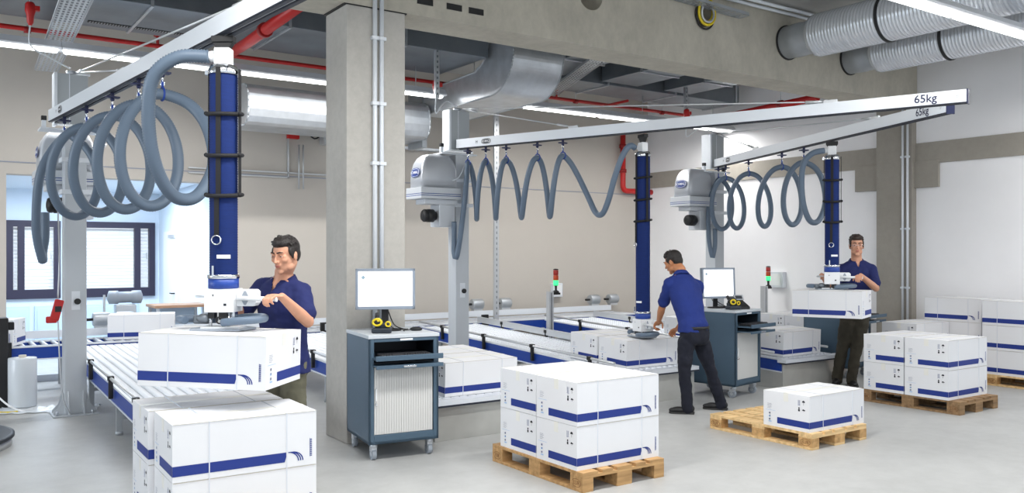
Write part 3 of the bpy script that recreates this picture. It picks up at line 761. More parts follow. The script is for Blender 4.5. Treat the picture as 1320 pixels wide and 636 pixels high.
# large elbow duct in the middle: profile in y,z swept along x
def profile_duct(x0, x1, prof, label, m='galv', seams=()):
    t = thing('air_duct', label, 'duct', (x0, 0, 0))
    M = Matrix(((0, 0, 1, 0), (1, 0, 0, 0), (0, 1, 0, 0), (0, 0, 0, 1)))
    MB().prism(prof, 0, x1 - x0, M).build('duct', m, t)
    n = len(prof)
    for xx in (0.0, x1 - x0):
        mb = MB()
        for i in range(n):
            a, b = prof[i], prof[(i + 1) % n]; d = Vector((b[0]-a[0], b[1]-a[1]))
            mb.cyl((xx, a[0], a[1]), (xx, b[0], b[1]), 0.012, n=6)
        mb.build('seam', 'galv_dull', t)
    return t
pr1 = [(12.0, 3.86), (12.0, 4.22), (10.36, 4.26)] + [(10.36 - 0.34 * math.sin(a), 4.62 - 0.32 * math.cos(a)) for a in [PI/2 * k / 12 for k in range(1, 13)]] + [(10.02, 4.90), (9.40, 4.90), (9.40, 4.42)] + [(9.96 - 0.56 * math.cos(a), 4.42 - 0.55 * math.sin(a)) for a in [PI/2 * k / 20 for k in range(1, 21)]]
profile_duct(6.30, 7.12, pr1[::-1], 'big galvanised elbow duct bending up to the ceiling behind the beam')
pr2 = [(12.4, 3.46), (12.4, 4.0), (11.9, 4.02), (11.72, 4.0), (11.64, 3.94), (11.59, 3.86), (11.57, 3.76), (11.57, 3.66), (11.60, 3.56), (11.66, 3.49), (11.74, 3.46)]
profile_duct(3.53, 6.24, pr2, 'bulging galvanised duct hanging on the back wall left of the pillar')
tag(MB().bx(6.28, 6.36, 11.9, 12.38, 3.36, 4.3).build('duct_collar', 'galv_dull'), 'flat metal collar joining the bulging duct and the elbow duct', 'duct')
# round spiral ducts through the beam
def spiral_duct(x, z, r, ylen, label):
    t = thing('spiral_duct', label, 'duct', (x, PY, z), 0, 'round spiral ducts at the upper right')
    prof = []; h = 0.0
    MB().lathe([(r * 0.80, 0.001), (r * 0.80, 0.12), (r*0.82, 0.13), (r*0.82, 0.26), (r * 0.80, 0.27), (r * 0.80, 0.50)], axis=(0, -1, 0), n=40, caps=False).build('collar', 'galv_dull', t)
    MB().lathe([(r * 0.86, 0.0), (r * 0.86, 0.02), (r * 0.79, 0.021)], axis=(0, -1, 0), n=40).build('gasket', 'rubber', t)
    prof = [(r * 0.81, 0.42), (r, 0.47)]; h = 0.47
    while h < ylen:
        prof += [(r, h + 0.026), (r + 0.006, h + 0.032), (r + 0.006, h + 0.039), (r, h + 0.045)]; h += 0.045
    MB().lathe(prof, axis=(0, -1, 0), n=48, caps=False).build('duct', 'spiral', t)
    for hh in (1.45, 3.6):
        MB().lathe([(r + 0.002, hh), (r + 0.02, hh + 0.004), (r + 0.02, hh + 0.03), (r + 0.002, hh + 0.034)], axis=(0, -1, 0), n=40, caps=False).build('joint_ring', 'rubber', t)
spiral_duct(9.27, 4.50, 0.265, 7.0, 'near one of the two round spiral ducts coming out of the beam')
spiral_duct(10.62, 4.45, 0.25, 7.0, 'far one of the two round spiral ducts coming out of the beam')
# ------------------------------------------------------------------ cable trays
def tray(p0, p1, wd, label, m='alu_light', rail=0.04, holes=True):
    p0, p1 = Vector(p0), Vector(p1); d = (p1 - p0); L = d.length; d.normalize(); side = Vector((-d.y, d.x, 0)).normalized() if abs(d.z) < 0.9 else Vector((1, 0, 0))
    t = thing('cable_tray', label, 'cable tray', p0); mb = MB(); up = d.cross(side)
    def q(a, b, c): return d * a + side * b + up * c
    def bar(a0, a1, b0, b1, c0, c1):
        vs = [q(a, b, c) for c in (c0, c1) for (a, b) in ((a0, b0), (a1, b0), (a1, b1), (a0, b1))]
        mb.add(vs, [(0,3,2,1),(4,5,6,7),(0,1,5,4),(1,2,6,5),(2,3,7,6),(3,0,4,7)])
    for s in (-1, 1): bar(0, L, s * wd / 2 - 0.003, s * wd / 2 + 0.003, 0, rail)
    n = int(L / 0.10)
    for i in range(n + 1): bar(i * L / n - 0.012, i * L / n + 0.012, -wd/2, wd/2, 0, 0.003)
    m_ = max(2, int(wd / 0.04))
    for j in range(m_ + 1): bar(0, L, -wd/2 + wd * j / m_ - 0.010, -wd/2 + wd * j / m_ + 0.010, 0, 0.003)
    mb.build('tray', m, t); return t
tray((1.16, 8.0, 4.15), (1.36, 13.2, 4.15), 0.26, 'perforated cable tray running to the back wall above the near mast')
tray((5.55, 13.30, 3.50), (8.0, 13.30, 3.50), 0.12, 'perforated white tray on the back wall behind the middle mast')
tray((7.45, 9.0, 4.36), (8.6, 11.8, 4.36), 0.22, 'perforated cable tray behind the beam, right of the elbow duct', 'galv')
tray((7.1, 7.25, 4.70), (8.3, 7.25, 4.66), 0.16, 'short cable tray above the yellow cables on the beam', 'galv_dull')
for (a, b, lab) in (((3.2, BY - 0.05, 2.98), (5.6, BY - 0.05, 2.98), 'wall rail on the back wall behind the first worker'),):
    t = thing('wall_rail', lab, 'rail', a); MB().bx(0, b[0]-a[0], 0, 0.04, 0, 0.02).bx(0, b[0]-a[0]-0.9, 0, 0.04, -0.07, -0.055).bx(b[0]-a[0]-0.92, b[0]-a[0]-0.9, 0, 0.04, -0.07, 0.6).build('rail', 'alu', t)
# aluminium ceiling post behind the middle crane
t = thing('ceiling_post', 'slotted aluminium post from ceiling to the back conveyor, behind the middle hoses', 'post', (7.82, 12.2, 0.6))
mb = MB().bx(-0.045, 0.045, -0.02, 0.02, 0, 4.3)
z = 0.1
while z < 4.2: mb.bx(-0.008, 0.008, -0.022, -0.02, z, z + 0.04, 1); z += 0.09
mb.build('post', ['alu', 'duct_dark'], t)
for (u, v, d, h, lab) in ((884, 110, 14.2, 0.9, 'slotted hanger rail behind the beam above the red plug'), (563, 75, 11.3, 1.05, 'slotted hanger rail with the red plug above the middle mast')):
    p = px(u, v, d); z1 = CZ; t = thing('hanger_rail', lab, 'hanger', (p.x, p.y, z1)); z0 = p.z - h * 0.5 - z1
    mb = MB().bx(-0.03, 0.03, -0.02, 0.02, z0, 0); z = z0 + 0.04
    while z < -0.05: mb.bx(-0.01, 0.01, -0.022, -0.02, z, z + 0.03, 1); z += 0.07
    mb.build('rail', ['galv', 'duct_dark'], t)
# red power plugs with cable to the masts
def plug(p, q, label, zt=CZ):
    t = thing('power_plug', label, 'plug', p); p = Vector(p); q = Vector(q) - p
    MB().lathe([(0.03, 0.09), (0.045, 0.07), (0.05, 0.0), (0.035, -0.05), (0.03, -0.12), (0.015, -0.15)], n=14).box((0.05, 0, 0.03), (0.07, 0.06, 0.05)).build('housing', 'red', t, bevel=0.004)
    MB().tube(catmull([(0, 0, -0.12), (0.0, 0, -0.35), (q.x * 0.45, q.y * 0.45, q.z * 0.85), q], 0.03), 0.008, 8).build('cable', 'alu_light', t)
    MB().cyl((0, 0, 0.05), (0, 0, zt - p.z), 0.010, n=8).build('drop_conduit', 'galv', t)
# cable ring in the beam opening
t = thing('cable_coil', 'coil of yellow and grey cable hanging in the beam opening', 'cable', (7.70, PY - 0.04, 4.62))
def ring(r, rz_, oy, oz, thick, n=36, ecc=1.25): return MB().tube([(r * math.cos(2*PI*k/n) , oy + 0.01 * math.sin(4*PI*k/n), oz + r * ecc * math.sin(2*PI*k/n)) for k in range(n)], thick, 8, closed=True)
ring(0.135, 0, -0.02, 0.03, 0.016).build('yellow_cable', 'yellow', t); ring(0.115, 0, 0.0, 0.05, 0.013).build('yellow_cable', 'yellow', t)
ring(0.10, 0, -0.035, 0.02, 0.014).build('grey_cable', 'alu', t); ring(0.145, 0, 0.01, 0.0, 0.012).build('black_cable', 'black', t)
# fire bell box on the back wall under the bulging duct
p = onback(377, 172, BY - 0.02); t = thing('alarm_box', 'small red box with black cable on the wall under the bulging duct', 'box', (p.x, BY, p.z))
MB().bx(-0.09, 0.09, -0.09, 0, -0.09, 0.09).build('body', 'red', t, bevel=0.006); MB().bx(-0.05, 0.05, -0.095, -0.09, 0.0, 0.03).build('label_plate', 'text_white', t)
MB().tube(catmull([(0.09, -0.04, 0.02), (0.2, -0.04, 0.06), (0.35, -0.04, -0.06), (0.5, -0.04, 0.02), (0.62, -0.04, 0.0)], 0.04), 0.012, 8).build('cable', 'black', t)
p = onback(409, 165, BY - 0.02); t = thing('valve_unit', 'black and grey valve unit on the wall at the pillar left side', 'valve', (p.x, BY - 0.03, p.z))
MB().lathe([(0.10, 0), (0.12, 0.03), (0.12, 0.16), (0.08, 0.2)], (0, 0, 0.02), axis=(0, -1, 0)).build('body', 'black', t); MB().bx(0.02, 0.16, -0.2, -0.02, -0.28, 0.20).build('bracket', 'alu', t, bevel=0.01)
MB().cyl((-0.32, -0.04, -0.3), (-0.32, -0.04, -1.0), 0.012).cyl((-0.25, -0.04, -0.3), (-0.25, -0.04, -1.0), 0.012).build('riser', 'alu', t)
# ------------------------------------------------------------------ jib cranes with vacuum tube lifters
JZ = 3.10; JH = 0.13
def oval(mb, M, w_, h_, txt, m0, m1, inner='text_white'):
    n = 28
    o = [(w_/2 * math.copysign(abs(math.cos(a))**0.8, math.cos(a)), h_/2 * math.copysign(abs(math.sin(a))**0.8, math.sin(a))) for a in [2*PI*k/n for k in range(n)]]
    mb.plate(M, o, m0); M2 = M @ Matrix.Translation((0, 0, 0.0015)); M3 = M @ Matrix.Translation((0, 0, 0.003))
    mb.plate(M2, [(p[0]*0.9, p[1]*0.84) for p in o], m1); mb.plate(M3, [(p[0]*0.84, p[1]*0.74) for p in o], m0)
    mb.text(txt, M @ Matrix.Translation((0, 0, 0.0045)), h_ * 0.42, m1, bold=0.02)
def jib_crane(mx, my, s, d, L, label, jz=JZ, tip_text=True, hooks=(), rods=(0.42, 0.85), capscale=1.0, shadow=False, foot_cable=False):
    # s: jib start (x, y) on its axis; d: unit direction
    t = thing('jib_crane', label, 'crane', (mx, my, 0), 0)
    d = Vector((d[0], d[1], 0)).normalized(); sd = Vector((-d.y, d.x, 0)); up = Vector((0, 0, 1)); S = Vector((s[0] - mx, s[1] - my, 0))
    a = 0.105
    m_ = MB().bx(-a, a, -a, a, 0.012, jz - 0.06).build('mast', 'mast_grey', t, bevel=0.008)
    MB().bx(-0.04, 0.04, -a - 0.006, -a, 1.12, 1.32).build('switch_plate', 'alu_light', m_, bevel=0.003)
    MB().cyl((0.015, -a - 0.03, 1.21), (0.015, -a - 0.004, 1.21), 0.032).build('switch_knob', 'black', m_)
    MB().bx(-0.22, 0.22, -0.20, 0.20, 0, 0.016).build('base_plate', 'mast_grey', t, bevel=0.004)
    for k in range(4):
        q = Matrix.Rotation(k * PI / 2, 4, 'Z')
        fr = q @ Matrix(((1, 0, 0, a), (0, 0, 1, 0), (0, 1, 0, 0.016), (0, 0, 0, 1)))
        for off in (-0.07, 0.07):
            MB().prism([(0, 0), (0.10, 0), (0.095, 0.03), (0.04, 0.09), (0.012, 0.20), (0, 0.24)], off - 0.006, off + 0.006, fr).build('gusset', 'mast_grey', t)
        p = q @ Vector((0.18, 0.15, 0)); MB().cyl((p.x, p.y, 0.014), (p.x, p.y, 0.055), 0.014, n=8).build('anchor_bolt', 'galv', t)
    for z in (2.38, 2.72): MB().bx(-a - 0.03, a + 0.06, -a - 0.012, a + 0.012, z - 0.025, z + 0.025).build('clamp_band', 'alu_light', t, bevel=0.004)
    # pivot head
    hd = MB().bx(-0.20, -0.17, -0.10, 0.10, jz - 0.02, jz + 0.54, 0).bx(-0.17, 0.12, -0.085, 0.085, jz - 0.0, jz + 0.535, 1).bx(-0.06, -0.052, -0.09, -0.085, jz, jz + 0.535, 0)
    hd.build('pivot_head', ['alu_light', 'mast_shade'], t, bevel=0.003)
    MB().bx(-0.33, 0.22, -0.13, 0.13, jz - 0.075, jz - 0.055).bx(-0.31, -0.27, -0.06, -0.02, jz - 0.055, jz + 0.04).build('stop_plate', 'alu_light', t, bevel=0.003)
    MB().box((-0.29, -0.04, jz + 0.05), (0.05, 0.05, 0.05)).box((0.10, -0.1, jz - 0.02), (0.05, 0.05, 0.06)).build('end_stop', 'black', t, bevel=0.006)
    MB().cyl((-0.03, 0, jz + 0.535), (-0.03, 0, jz + 0.58), 0.05).box((0.04, 0, jz + 0.56), (0.22, 0.06, 0.02)).build('pivot_cap', 'galv', t)
    # jib profile
    def P(x, w_, z): return S + d * x + sd * w_ + up * z
    def bar(mb, x0, x1, w0, w1, z0, z1, m=0):
        vs = [P(x, w_, z) for z in (z0, z1) for (x, w_) in ((x0, w0), (x1, w0), (x1, w1), (x0, w1))]
        mb.add(vs, [(0,3,2,1),(4,5,6,7),(0,1,5,4),(1,2,6,5),(2,3,7,6),(3,0,4,7)], m)
    jb = MB(); hw = 0.045
    bar(jb, 0, L, -hw, hw, jz + 0.012, jz + JH, 0)
    bar(jb, 0, L, -hw + 0.004, -0.012, jz, jz + 0.012, 1); bar(jb, 0, L, 0.012, hw - 0.004, jz, jz + 0.012, 1)
    bar(jb, 0, L, -hw - 0.003, -hw + 0.004, jz + 0.004, jz + 0.010, 1)
    M = frame(tuple(P(L - 0.36, -hw - 0.002, jz + 0.072)), d, up)
    # the visible side faces -x -y
    n_ = d.cross(up)
    if tip_text: jb.text('65kg', M, 0.108, 3, bold=0.012); jb.text('\u2297', frame(tuple(P(L - 0.08, -hw - 0.002, jz + 0.07)), d, up), 0.02, 1)
    M = frame(tuple(P(0.52, -hw - 0.002, jz + 0.07)), d, up); oval(jb, M, 0.16, 0.075, 'SCHMALZ', 1, 2)
    jb.text('M', frame(tuple(P(0.36, -hw - 0.002, jz + 0.07)), d, up), 0.05, 1); 
    jb.build('jib', ['alu_light', 'dark_line', 'text_white', 'text_blue'], t)
    MB_ = MB(); bar(MB_, L, L + 0.012, -hw, hw, jz - 0.005, jz + JH + 0.004); MB_.build('end_cap', 'navy_plastic', t)
    top = Vector((0.02, -0.02, jz + 0.57))
    for f in rods:
        e = P(L * f, 0, jz + JH + 0.012); MB().cyl(top, e, 0.008, n=8).cyl(top + (e - top).normalized() * 0.15, top + (e - top).normalized() * 0.32, 0.016, n=8).cyl(e - (e - top).normalized() * 0.28, e - (e - top).normalized() * 0.12, 0.016, n=8).build('tie_rod', 'alu', t)
        m2 = MB(); bar(m2, L * f - 0.09, L * f + 0.05, -0.015, 0.015, jz + JH, jz + JH + 0.035); m2.build('rod_bracket', 'alu', t, bevel=0.006)
    for h in hooks:
        tr_ = MB(); bar(tr_, h - 0.035, h + 0.035, -0.055, 0.055, jz - 0.045, jz - 0.030); bar(tr_, h - 0.012, h + 0.012, -0.014, 0.014, jz - 0.032, jz + 0.006)
        c = P(h, 0, jz - 0.055); tr_.ball(c, (0.018, 0.018, 0.018))
        o = tr_.build('hose_trolley', 'navy_plastic', t, bevel=0.004)
        l = MB()
        for k, (zc, ang) in enumerate(((jz - 0.085, 0), (jz - 0.118, 90))):
            ax = d if ang == 0 else sd
            l.tube([P(h, 0, zc) + ax * 0.012 * math.cos(2*PI*q/14) + up * 0.024 * math.sin(2*PI*q/14) for q in range(14)], 0.004, 6, closed=True)
        l.build('hook_link', 'chrome', o)
    return t, P
def helix(P, hooks, jz, amp, perp, r=0.41, top=-0.195, n=26, first=(), last=(), ph=1):
    pts = list(first)
    for i in range(len(hooks) - 1):
        for k in range(n):
            f = k / n; a = 2 * PI * f; x = hooks[i] + (hooks[i+1] - hooks[i]) * (f + (0.6 if amp < 0.18 else 0.15) * math.sin(a) / (2 * PI))
            z = jz + top - r + r * math.cos(a); pts.append(P(x, 0, z) + perp * amp * math.sin(a))
    return pts
def vacuum_hose(origin, pts, label, r=0.036, ribs=True, hooks=()):
    t = thing('vacuum_hose', label, 'hose', origin, 0)
    C = catmull(pts, 0.012 if ribs else 0.03)
    # resample evenly
    D = [C[0]]; acc = 0; st = 0.009 if ribs else 0.03
    for a, b in zip(C, C[1:]):
        L = (b - a).length; 
        while acc + L >= st and L > 0:
            a = a + (b - a) * ((st - acc) / L); D.append(a); L = (b - a).length; acc = 0
        acc += L
    o = Vector(origin) * 0
    MB().tube(D, r, 12, rib=0.075 if ribs else 0.0).build('hose', 'hose', t)
    for (c, dr) in hooks:
        MB().tube([Vector(c) + Vector(dr) * (r + 0.007) * math.cos(2*PI*q/16) + Vector((0, 0, 1)) * ((r + 0.007) * math.sin(2*PI*q/16) - r * 0.0) for q in range(16)], 0.0075, 6, closed=True).cyl(Vector(c) + Vector((0, 0, r)), Vector(c) + Vector((0, 0, r + 0.06)), 0.010, n=8).build('hose_strap', 'tube_band', t)
    return t
def blower(x, y, z, rz, label):
    t = thing('suction_blower', label, 'blower', (x, y, z), rz, 'suction blowers on the masts')
    rings = []
    for (zz, hx, hy, ox) in ((0.0, .27, .19, 0), (.12, .27, .19, 0), (.24, .262, .182, 0.005), (.33, .245, .165, 0.01), (.40, .21, .135, 0.015), (.445, .16, .09, 0.02), (.458, .08, .04, 0.02)):
        ring = []
        for k in range(36):
            a = 2 * PI * k / 36; e = 0.22
            ring.append((ox + hx * math.copysign(abs(math.cos(a)) ** e, math.cos(a)), hy * math.copysign(abs(math.sin(a)) ** e, math.sin(a)), zz))
        rings.append(ring)
    b = MB().rings(rings, 0)
    oval(b, frame((-0.276, 0.0, 0.20), (0, -1, -0.0), (0.06, 0, 1)), 0.25, 0.125, 'SCHMALZ', 1, 2)
    b.build('hood', ['blower', 'logo_blue', 'text_white'], t)
    tr_ = MB().box((0, 0, -0.075), (0.60, 0.44, 0.15), 0)
    for zz in (-0.115, -0.09): tr_.bx(-0.302, 0.302, -0.222, 0.222, zz, zz + 0.012, 1)
    tr_.build('base_tray', ['blower_light', 'logo_blue'], t, bevel=0.006)
    MB().bx(-0.20, 0.30, -0.13, 0.13, -0.22, -0.15).build('bracket', 'blower_light', t, bevel=0.005)
    MB().bx(0.02, 0.26, -0.13, 0.13, -0.52, -0.22).build('motor_box', 'blower_light', t, bevel=0.008)
    MB().lathe([(0.03, 0), (0.07, 0.01), (0.085, 0.03), (0.085, 0.06), (0.078, 0.065), (0.088, 0.075), (0.088, 0.16), (0.06, 0.17), (0.06, 0.2)], (-0.19, -0.03, -0.37), axis=(1, 0, 0), n=24).build('filter', 'black', t)
    MB().tube(catmull([(0.18, -0.19, 0.10), (0.28, -0.21, 0.16), (0.38, -0.18, 0.32)], 0.03), 0.008, 8).build('cable', 'alu_light', t)
    MB().bx(0.26, 0.34, -0.08, 0.08, -0.42, -0.38).bx(0.26, 0.34, -0.08, 0.08, -0.16, -0.12).build('mount_arm', 'alu_light', t)
    return t
def tube_lifter(x, y, ztop, zbot, rz, label, jz, plate_z, bar_r=(0.10, 0.34), nearside=False, left_hose=True):
    t = thing('tube_lifter', label, 'vacuum lifter', (x, y, 0), rz, 'blue vacuum tube lifters')
    r = 0.086
    # trolley and swivel
    MB().bx(-0.07, 0.07, -0.03, 0.03, jz - 0.05, jz - 0.01).prism([(-0.07, 0), (-0.02, -0.08), (0.02, -0.08), (0.07, 0)], -0.02, 0.02, Matrix(((1,0,0,0),(0,0,-1,0),(0,1,0,jz-0.045),(0,0,0,1)))).build('trolley', 'black', t, bevel=0.004)
    MB().cyl((0, 0, ztop + 0.09), (0, 0, jz - 0.07), 0.015).build('swivel_pin', 'chrome', t)
    MB().bx(-0.05, 0.05, -0.04, 0.04, ztop + 0.005, ztop + 0.115).cyl((-0.05, 0, ztop + 0.07), (-0.09, 0, ztop + 0.06), 0.034).build('hose_elbow', 'white_plastic', t, bevel=0.008)
    prof = [(r * 0.6, ztop + 0.004)]
    z = ztop - 0.02; k = 0; tb = [(r * 0.9, ztop)]
    while z > zbot:
        tb += [(r, z), (r * 0.955, z - 0.008)]; z -= 0.016
    tb += [(r * 0.9, zbot)]
    MB().lathe(tb[::-1], n=32).build('tube', 'tube_blue', t)
    MB().lathe([(r + 0.006, ztop - 0.055), (r + 0.008, ztop - 0.05), (r + 0.008, ztop - 0.025), (r + 0.004, ztop - 0.02), (r*0.9, ztop + 0.004)], n=32).box((-r - 0.015, 0, ztop - 0.038), (0.025, 0.03, 0.03)).build('top_clamp', 'chrome', t)
    # straps
    zs = [ztop - 0.30, ztop - 0.56, ztop - 0.81]
    vs = MB()
    for a in (-90, -5, 95, 175):
        ca, sa = math.cos(R(a)), math.sin(R(a)); off = r + 0.006 if a != -5 else r + 0.020
        vs.box((ca * off, sa * off, (ztop - 0.03 + zs[-1]) / 2), (0.006, 0.030, ztop - 0.03 - zs[-1] + 0.02), 0, Euler((0, 0, R(a))).to_matrix())
    vs.build('net_strap', 'strap_black', t)
    for z in zs:
        m = MB(); m.tube([((r + 0.014 + (0.012 if abs((a % 8) - 1) < 1 else 0)) * math.cos(2*PI*a/24), (r + 0.014) * math.sin(2*PI*a/24), z + 0.012 * math.sin(2*PI*a/24)) for a in range(24)], 0.013, 8, closed=True)
        m.ball((r + 0.024, -0.02, z), (0.016, 0.02, 0.016)).ball((-r - 0.012, -0.03, z), (0.014, 0.018, 0.014)); m.build('ring_strap', 'strap_black', t)
    zr = zs[-1] - 0.02
    MB().box((-0.01, -r - 0.006, zr - 0.12), (0.030, 0.005, 0.24)).build('strap_tail', 'strap_black', t)
    MB().tube([(-0.01 + 0.028 * math.cos(2*PI*k/20), -r - 0.012, zr - 0.265 + 0.028 * math.sin(2*PI*k/20)) for k in range(20)], 0.0045, 6, closed=True).build('ring', 'chrome', t)
    # label and lower band
    lb = MB(); 
    for k in range(6):
        a0, a1 = R(-97 + k * 9), R(-97 + (k + 1) * 9); rr = r + 0.003
        lb.face([len(lb.v) + q for q in range(4)]); lb.v += [(rr*math.cos(a0), rr*math.sin(a0), zbot + 0.155), (rr*math.cos(a1), rr*math.sin(a1), zbot + 0.155), (rr*math.cos(a1), rr*math.sin(a1), zbot + 0.178), (rr*math.cos(a0), rr*math.sin(a0), zbot + 0.178)]
    lb.build('label_strip', 'text_white', t)
    MB().lathe([(r + 0.003, zbot + 0.028), (r + 0.010, zbot + 0.030), (r + 0.010, zbot + 0.052), (r + 0.003, zbot + 0.054)], n=32).box((-0.03, -r - 0.012, zbot + 0.075), (0.012, 0.01, 0.07)).build('lower_clamp', 'chrome', t)
    MB().lathe([(r * 0.97, zbot - 0.035), (r + 0.006, zbot - 0.03), (r + 0.006, zbot + 0.03)], n=32).build('lower_band', 'tube_band', t)
    # operating head
    hz1 = zbot - 0.035; hz0 = hz1 - 0.145
    hb = MB().bx(-0.09, 0.09, -0.085, 0.085, hz0, hz1, 0).bx(0.03, 0.048, -0.087, -0.085, hz0 + 0.04, hz0 + 0.055, 1)
    hb.plate(frame((-0.035, -0.0865, hz0 + 0.105), (1, 0, 0), (0, 0, 1)), [(-0.006, 0.006), (0, -0.008), (0.006, 0.006)], 1)
    hb.build('operating_head', ['white_plastic', 'print_dark'], t, bevel=0.006)
    zb = hz0 + 0.085
    fl = MB().prism([(0.09, -0.05), (0.20, -0.05), (0.215, -0.03), (0.215, 0.04), (0.20, 0.055), (0.09, 0.055)], -0.06, 0.03, Matrix(((1,0,0,0),(0,0,-1,0),(0,1,0,zb),(0,0,0,1))))
    Mf = frame((0.145, -0.032, zb), (1, 0, 0), (0, 0, 1))
    fl.plate(Mf, [(-0.022, 0.012), (0.022, 0.012), (0.006, 0.045), (-0.006, 0.045)], 1); fl.plate(Mf, [(-0.022, -0.012), (-0.006, -0.042), (0.006, -0.042), (0.022, -0.012)], 1)
    fl.build('handle_guard', ['white_plastic', 'grey_plastic'], t, bevel=0.004)
    MB().cyl((bar_r[0], -0.045, zb + 0.002), (bar_r[1], -0.05, zb - 0.004), 0.0145, n=16).cyl((bar_r[1], -0.05, zb - 0.004), (bar_r[1] + 0.012, -0.05, zb - 0.004), 0.017, n=16).build('handle', 'white_plastic', t)
    MB().cyl((0.0, 0.08, zb), (-0.17, 0.22, zb), 0.0145, n=16).build('handle', 'white_plastic', t)
    MB().cyl((-0.09, -0.02, zb + 0.01), (-0.17, -0.02, zb + 0.012), 0.006, n=10).build('lever', 'alu', t)
    # valves under head
    v = MB(); pz = plate_z
    for (a, b) in ((-0.07, -0.03), (0.0, 0.05), (0.05, -0.05), (-0.03, 0.06)): v.cyl((a, b, pz + 0.012), (a, b, hz0), 0.009, n=10, m=1)
    v.box((-0.055, -0.04, hz0 - 0.02), (0.04, 0.05, 0.04), 0); v.box((0.02, -0.05, hz0 - 0.025), (0.05, 0.04, 0.045), 0); v.box((0.065, 0.0, hz0 - 0.02), (0.03, 0.06, 0.035), 1)
    v.tube([(0.0 + 0.02 * math.cos(2*PI*k/14), -0.07, hz0 - 0.05 + 0.02 * math.sin(2*PI*k/14)) for k in range(14)], 0.005, 6, closed=True)
    v.build('valve_block', ['black', 'chrome'], t)
    zl = (pz + hz0) / 2 + 0.005
    MB().tube(catmull([(0.03, -0.10, zl - 0.01), (0.12, -0.12, zl), (0.22, -0.10, zl + 0.006), (0.262, -0.03, zl + 0.01), (0.23, 0.05, zl + 0.012), (0.12, 0.075, zl + 0.01), (0.04, 0.05, zl)], 0.02), 0.025, 12).build('grip_hose', 'hose', t)
    MB().tube(catmull([(-0.06, 0.02, zl), (-0.14, 0.06, zl), (-0.24, 0.06, zl + 0.004), (-0.28, 0.0, zl + 0.004), (-0.22, -0.05, zl)], 0.02), 0.024, 12).build('grip_hose', 'hose', t)
    MB().box((-0.15, 0.04, zl), (0.10, 0.06, 0.055)).ball((-0.12, -0.01, zl + 0.01), (0.05, 0.035, 0.03)).build('grip_knob', 'duct_dark', t, bevel=0.01)
    MB().prism([(-0.17, -0.11), (0.14, -0.11), (0.19, 0.05), (0.12, 0.12), (-0.14, 0.12), (-0.20, 0.0)], pz, pz + 0.012, m=0).bx(-0.12, 0.12, -0.07, 0.07, pz + 0.012, pz + 0.022, 1).build('suction_plate', ['grey_plastic', 'white_plastic'], t)
    return t
# --- near crane (left)
d1 = Vector((0.091, -1, 0)).normalized()
t, P = jib_crane(1.345, 10.50, (1.135, 10.40), d1, 6.1, 'near jib crane on the left, its beam running out of the top edge', hooks=(0.50, 1.37, 2.23, 2.98, 3.56), tip_text=False)
rt = Vector((-d1.y, d1.x, 0)).normalized(); rt = Vector((CT, -ST, 0)) - d1 * Vector((CT, -ST, 0)).dot(d1); rt.normalize()
def hose_run(P, o, hooks, jz, amp, perp, blow, tool, label, r=0.036, ribs=True, rv=0.41, first_dir=1.0):
    # from the blower down, up to the first hook, loops, then up to the lifter's elbow
    b = Vector(blow) - o; T = Vector(tool) - o; top = jz - 0.195
    h0 = P(hooks[0], 0, top)
    low = Vector((b.x, b.y, 1.68))
    pts = [b, b + Vector((0, 0, -0.25)), Vector((b.x, b.y, 1.74)) - perp * 0.02, Vector(((b.x * 0.8 + h0.x * 0.2), (b.y * 0.8 + h0.y * 0.2), 1.665)) - perp * (0.06), (b * 0.5 + h0 * 0.5) * 1.0]
    pts[-1] = Vector((b.x * 0.45 + h0.x * 0.55, b.y * 0.45 + h0.y * 0.55, 2.0)) - perp * max(0.1, amp * 0.7)
    pts.append(Vector((b.x * 0.1 + h0.x * 0.9, b.y * 0.1 + h0.y * 0.9, 2.55)) - perp * max(0.06, amp * 0.75))
    pts += helix(P, hooks, jz, amp, perp, rv, n=14)
    hl = P(hooks[-1], 0, top); e = T
    # last loop to the elbow
    ax = (e - hl); ax.z = 0; kk = amp / 0.25; zz = rv / 0.41
    for (f, off, dz_) in ((0, 0, 0), (.10, .17, -.08), (.22, .26, -.27), (.36, .25, -.55), (.47, .10, -.78), (.56, -.08, -.80), (.64, -.22, -.62), (.72, -.29, -.34), (.82, -.29, -.08), (.92, -.17, .045)):
        pts.append(hl + ax * f + perp * off * kk + Vector((0, 0, dz_ * (zz if dz_ < 0 else 1))))
    pts += [e]
    t = vacuum_hose(tuple(o), pts, label, r, ribs, [(P(h, 0, top), d_) for h, d_ in ((h, P(1, 0, 0) - P(0, 0, 0)) for h in hooks)])
    return t
L1 = (1.552, 5.60)
CR = Vector((CT, -ST, 0)); 
hose_run(P, Vector((1.345, 10.50, 0)), (0.50, 1.37, 2.23, 2.98, 3.56), JZ, 0.25, rt, (1.05, 10.30, 2.15), (L1[0] - CT * 0.09, L1[1] + ST * 0.09, 2.965), 'thick grey ribbed hose in wide loops under the near jib', r=0.0415)
blower(1.30, 10.82, 2.62, 0, 'grey suction blower on the near mast, half hidden by hose loops')
tube_lifter(L1[0], L1[1], 2.90, 1.535, -TH, 'blue tube lifter holding the nearest lifted carton', JZ, 1.241)
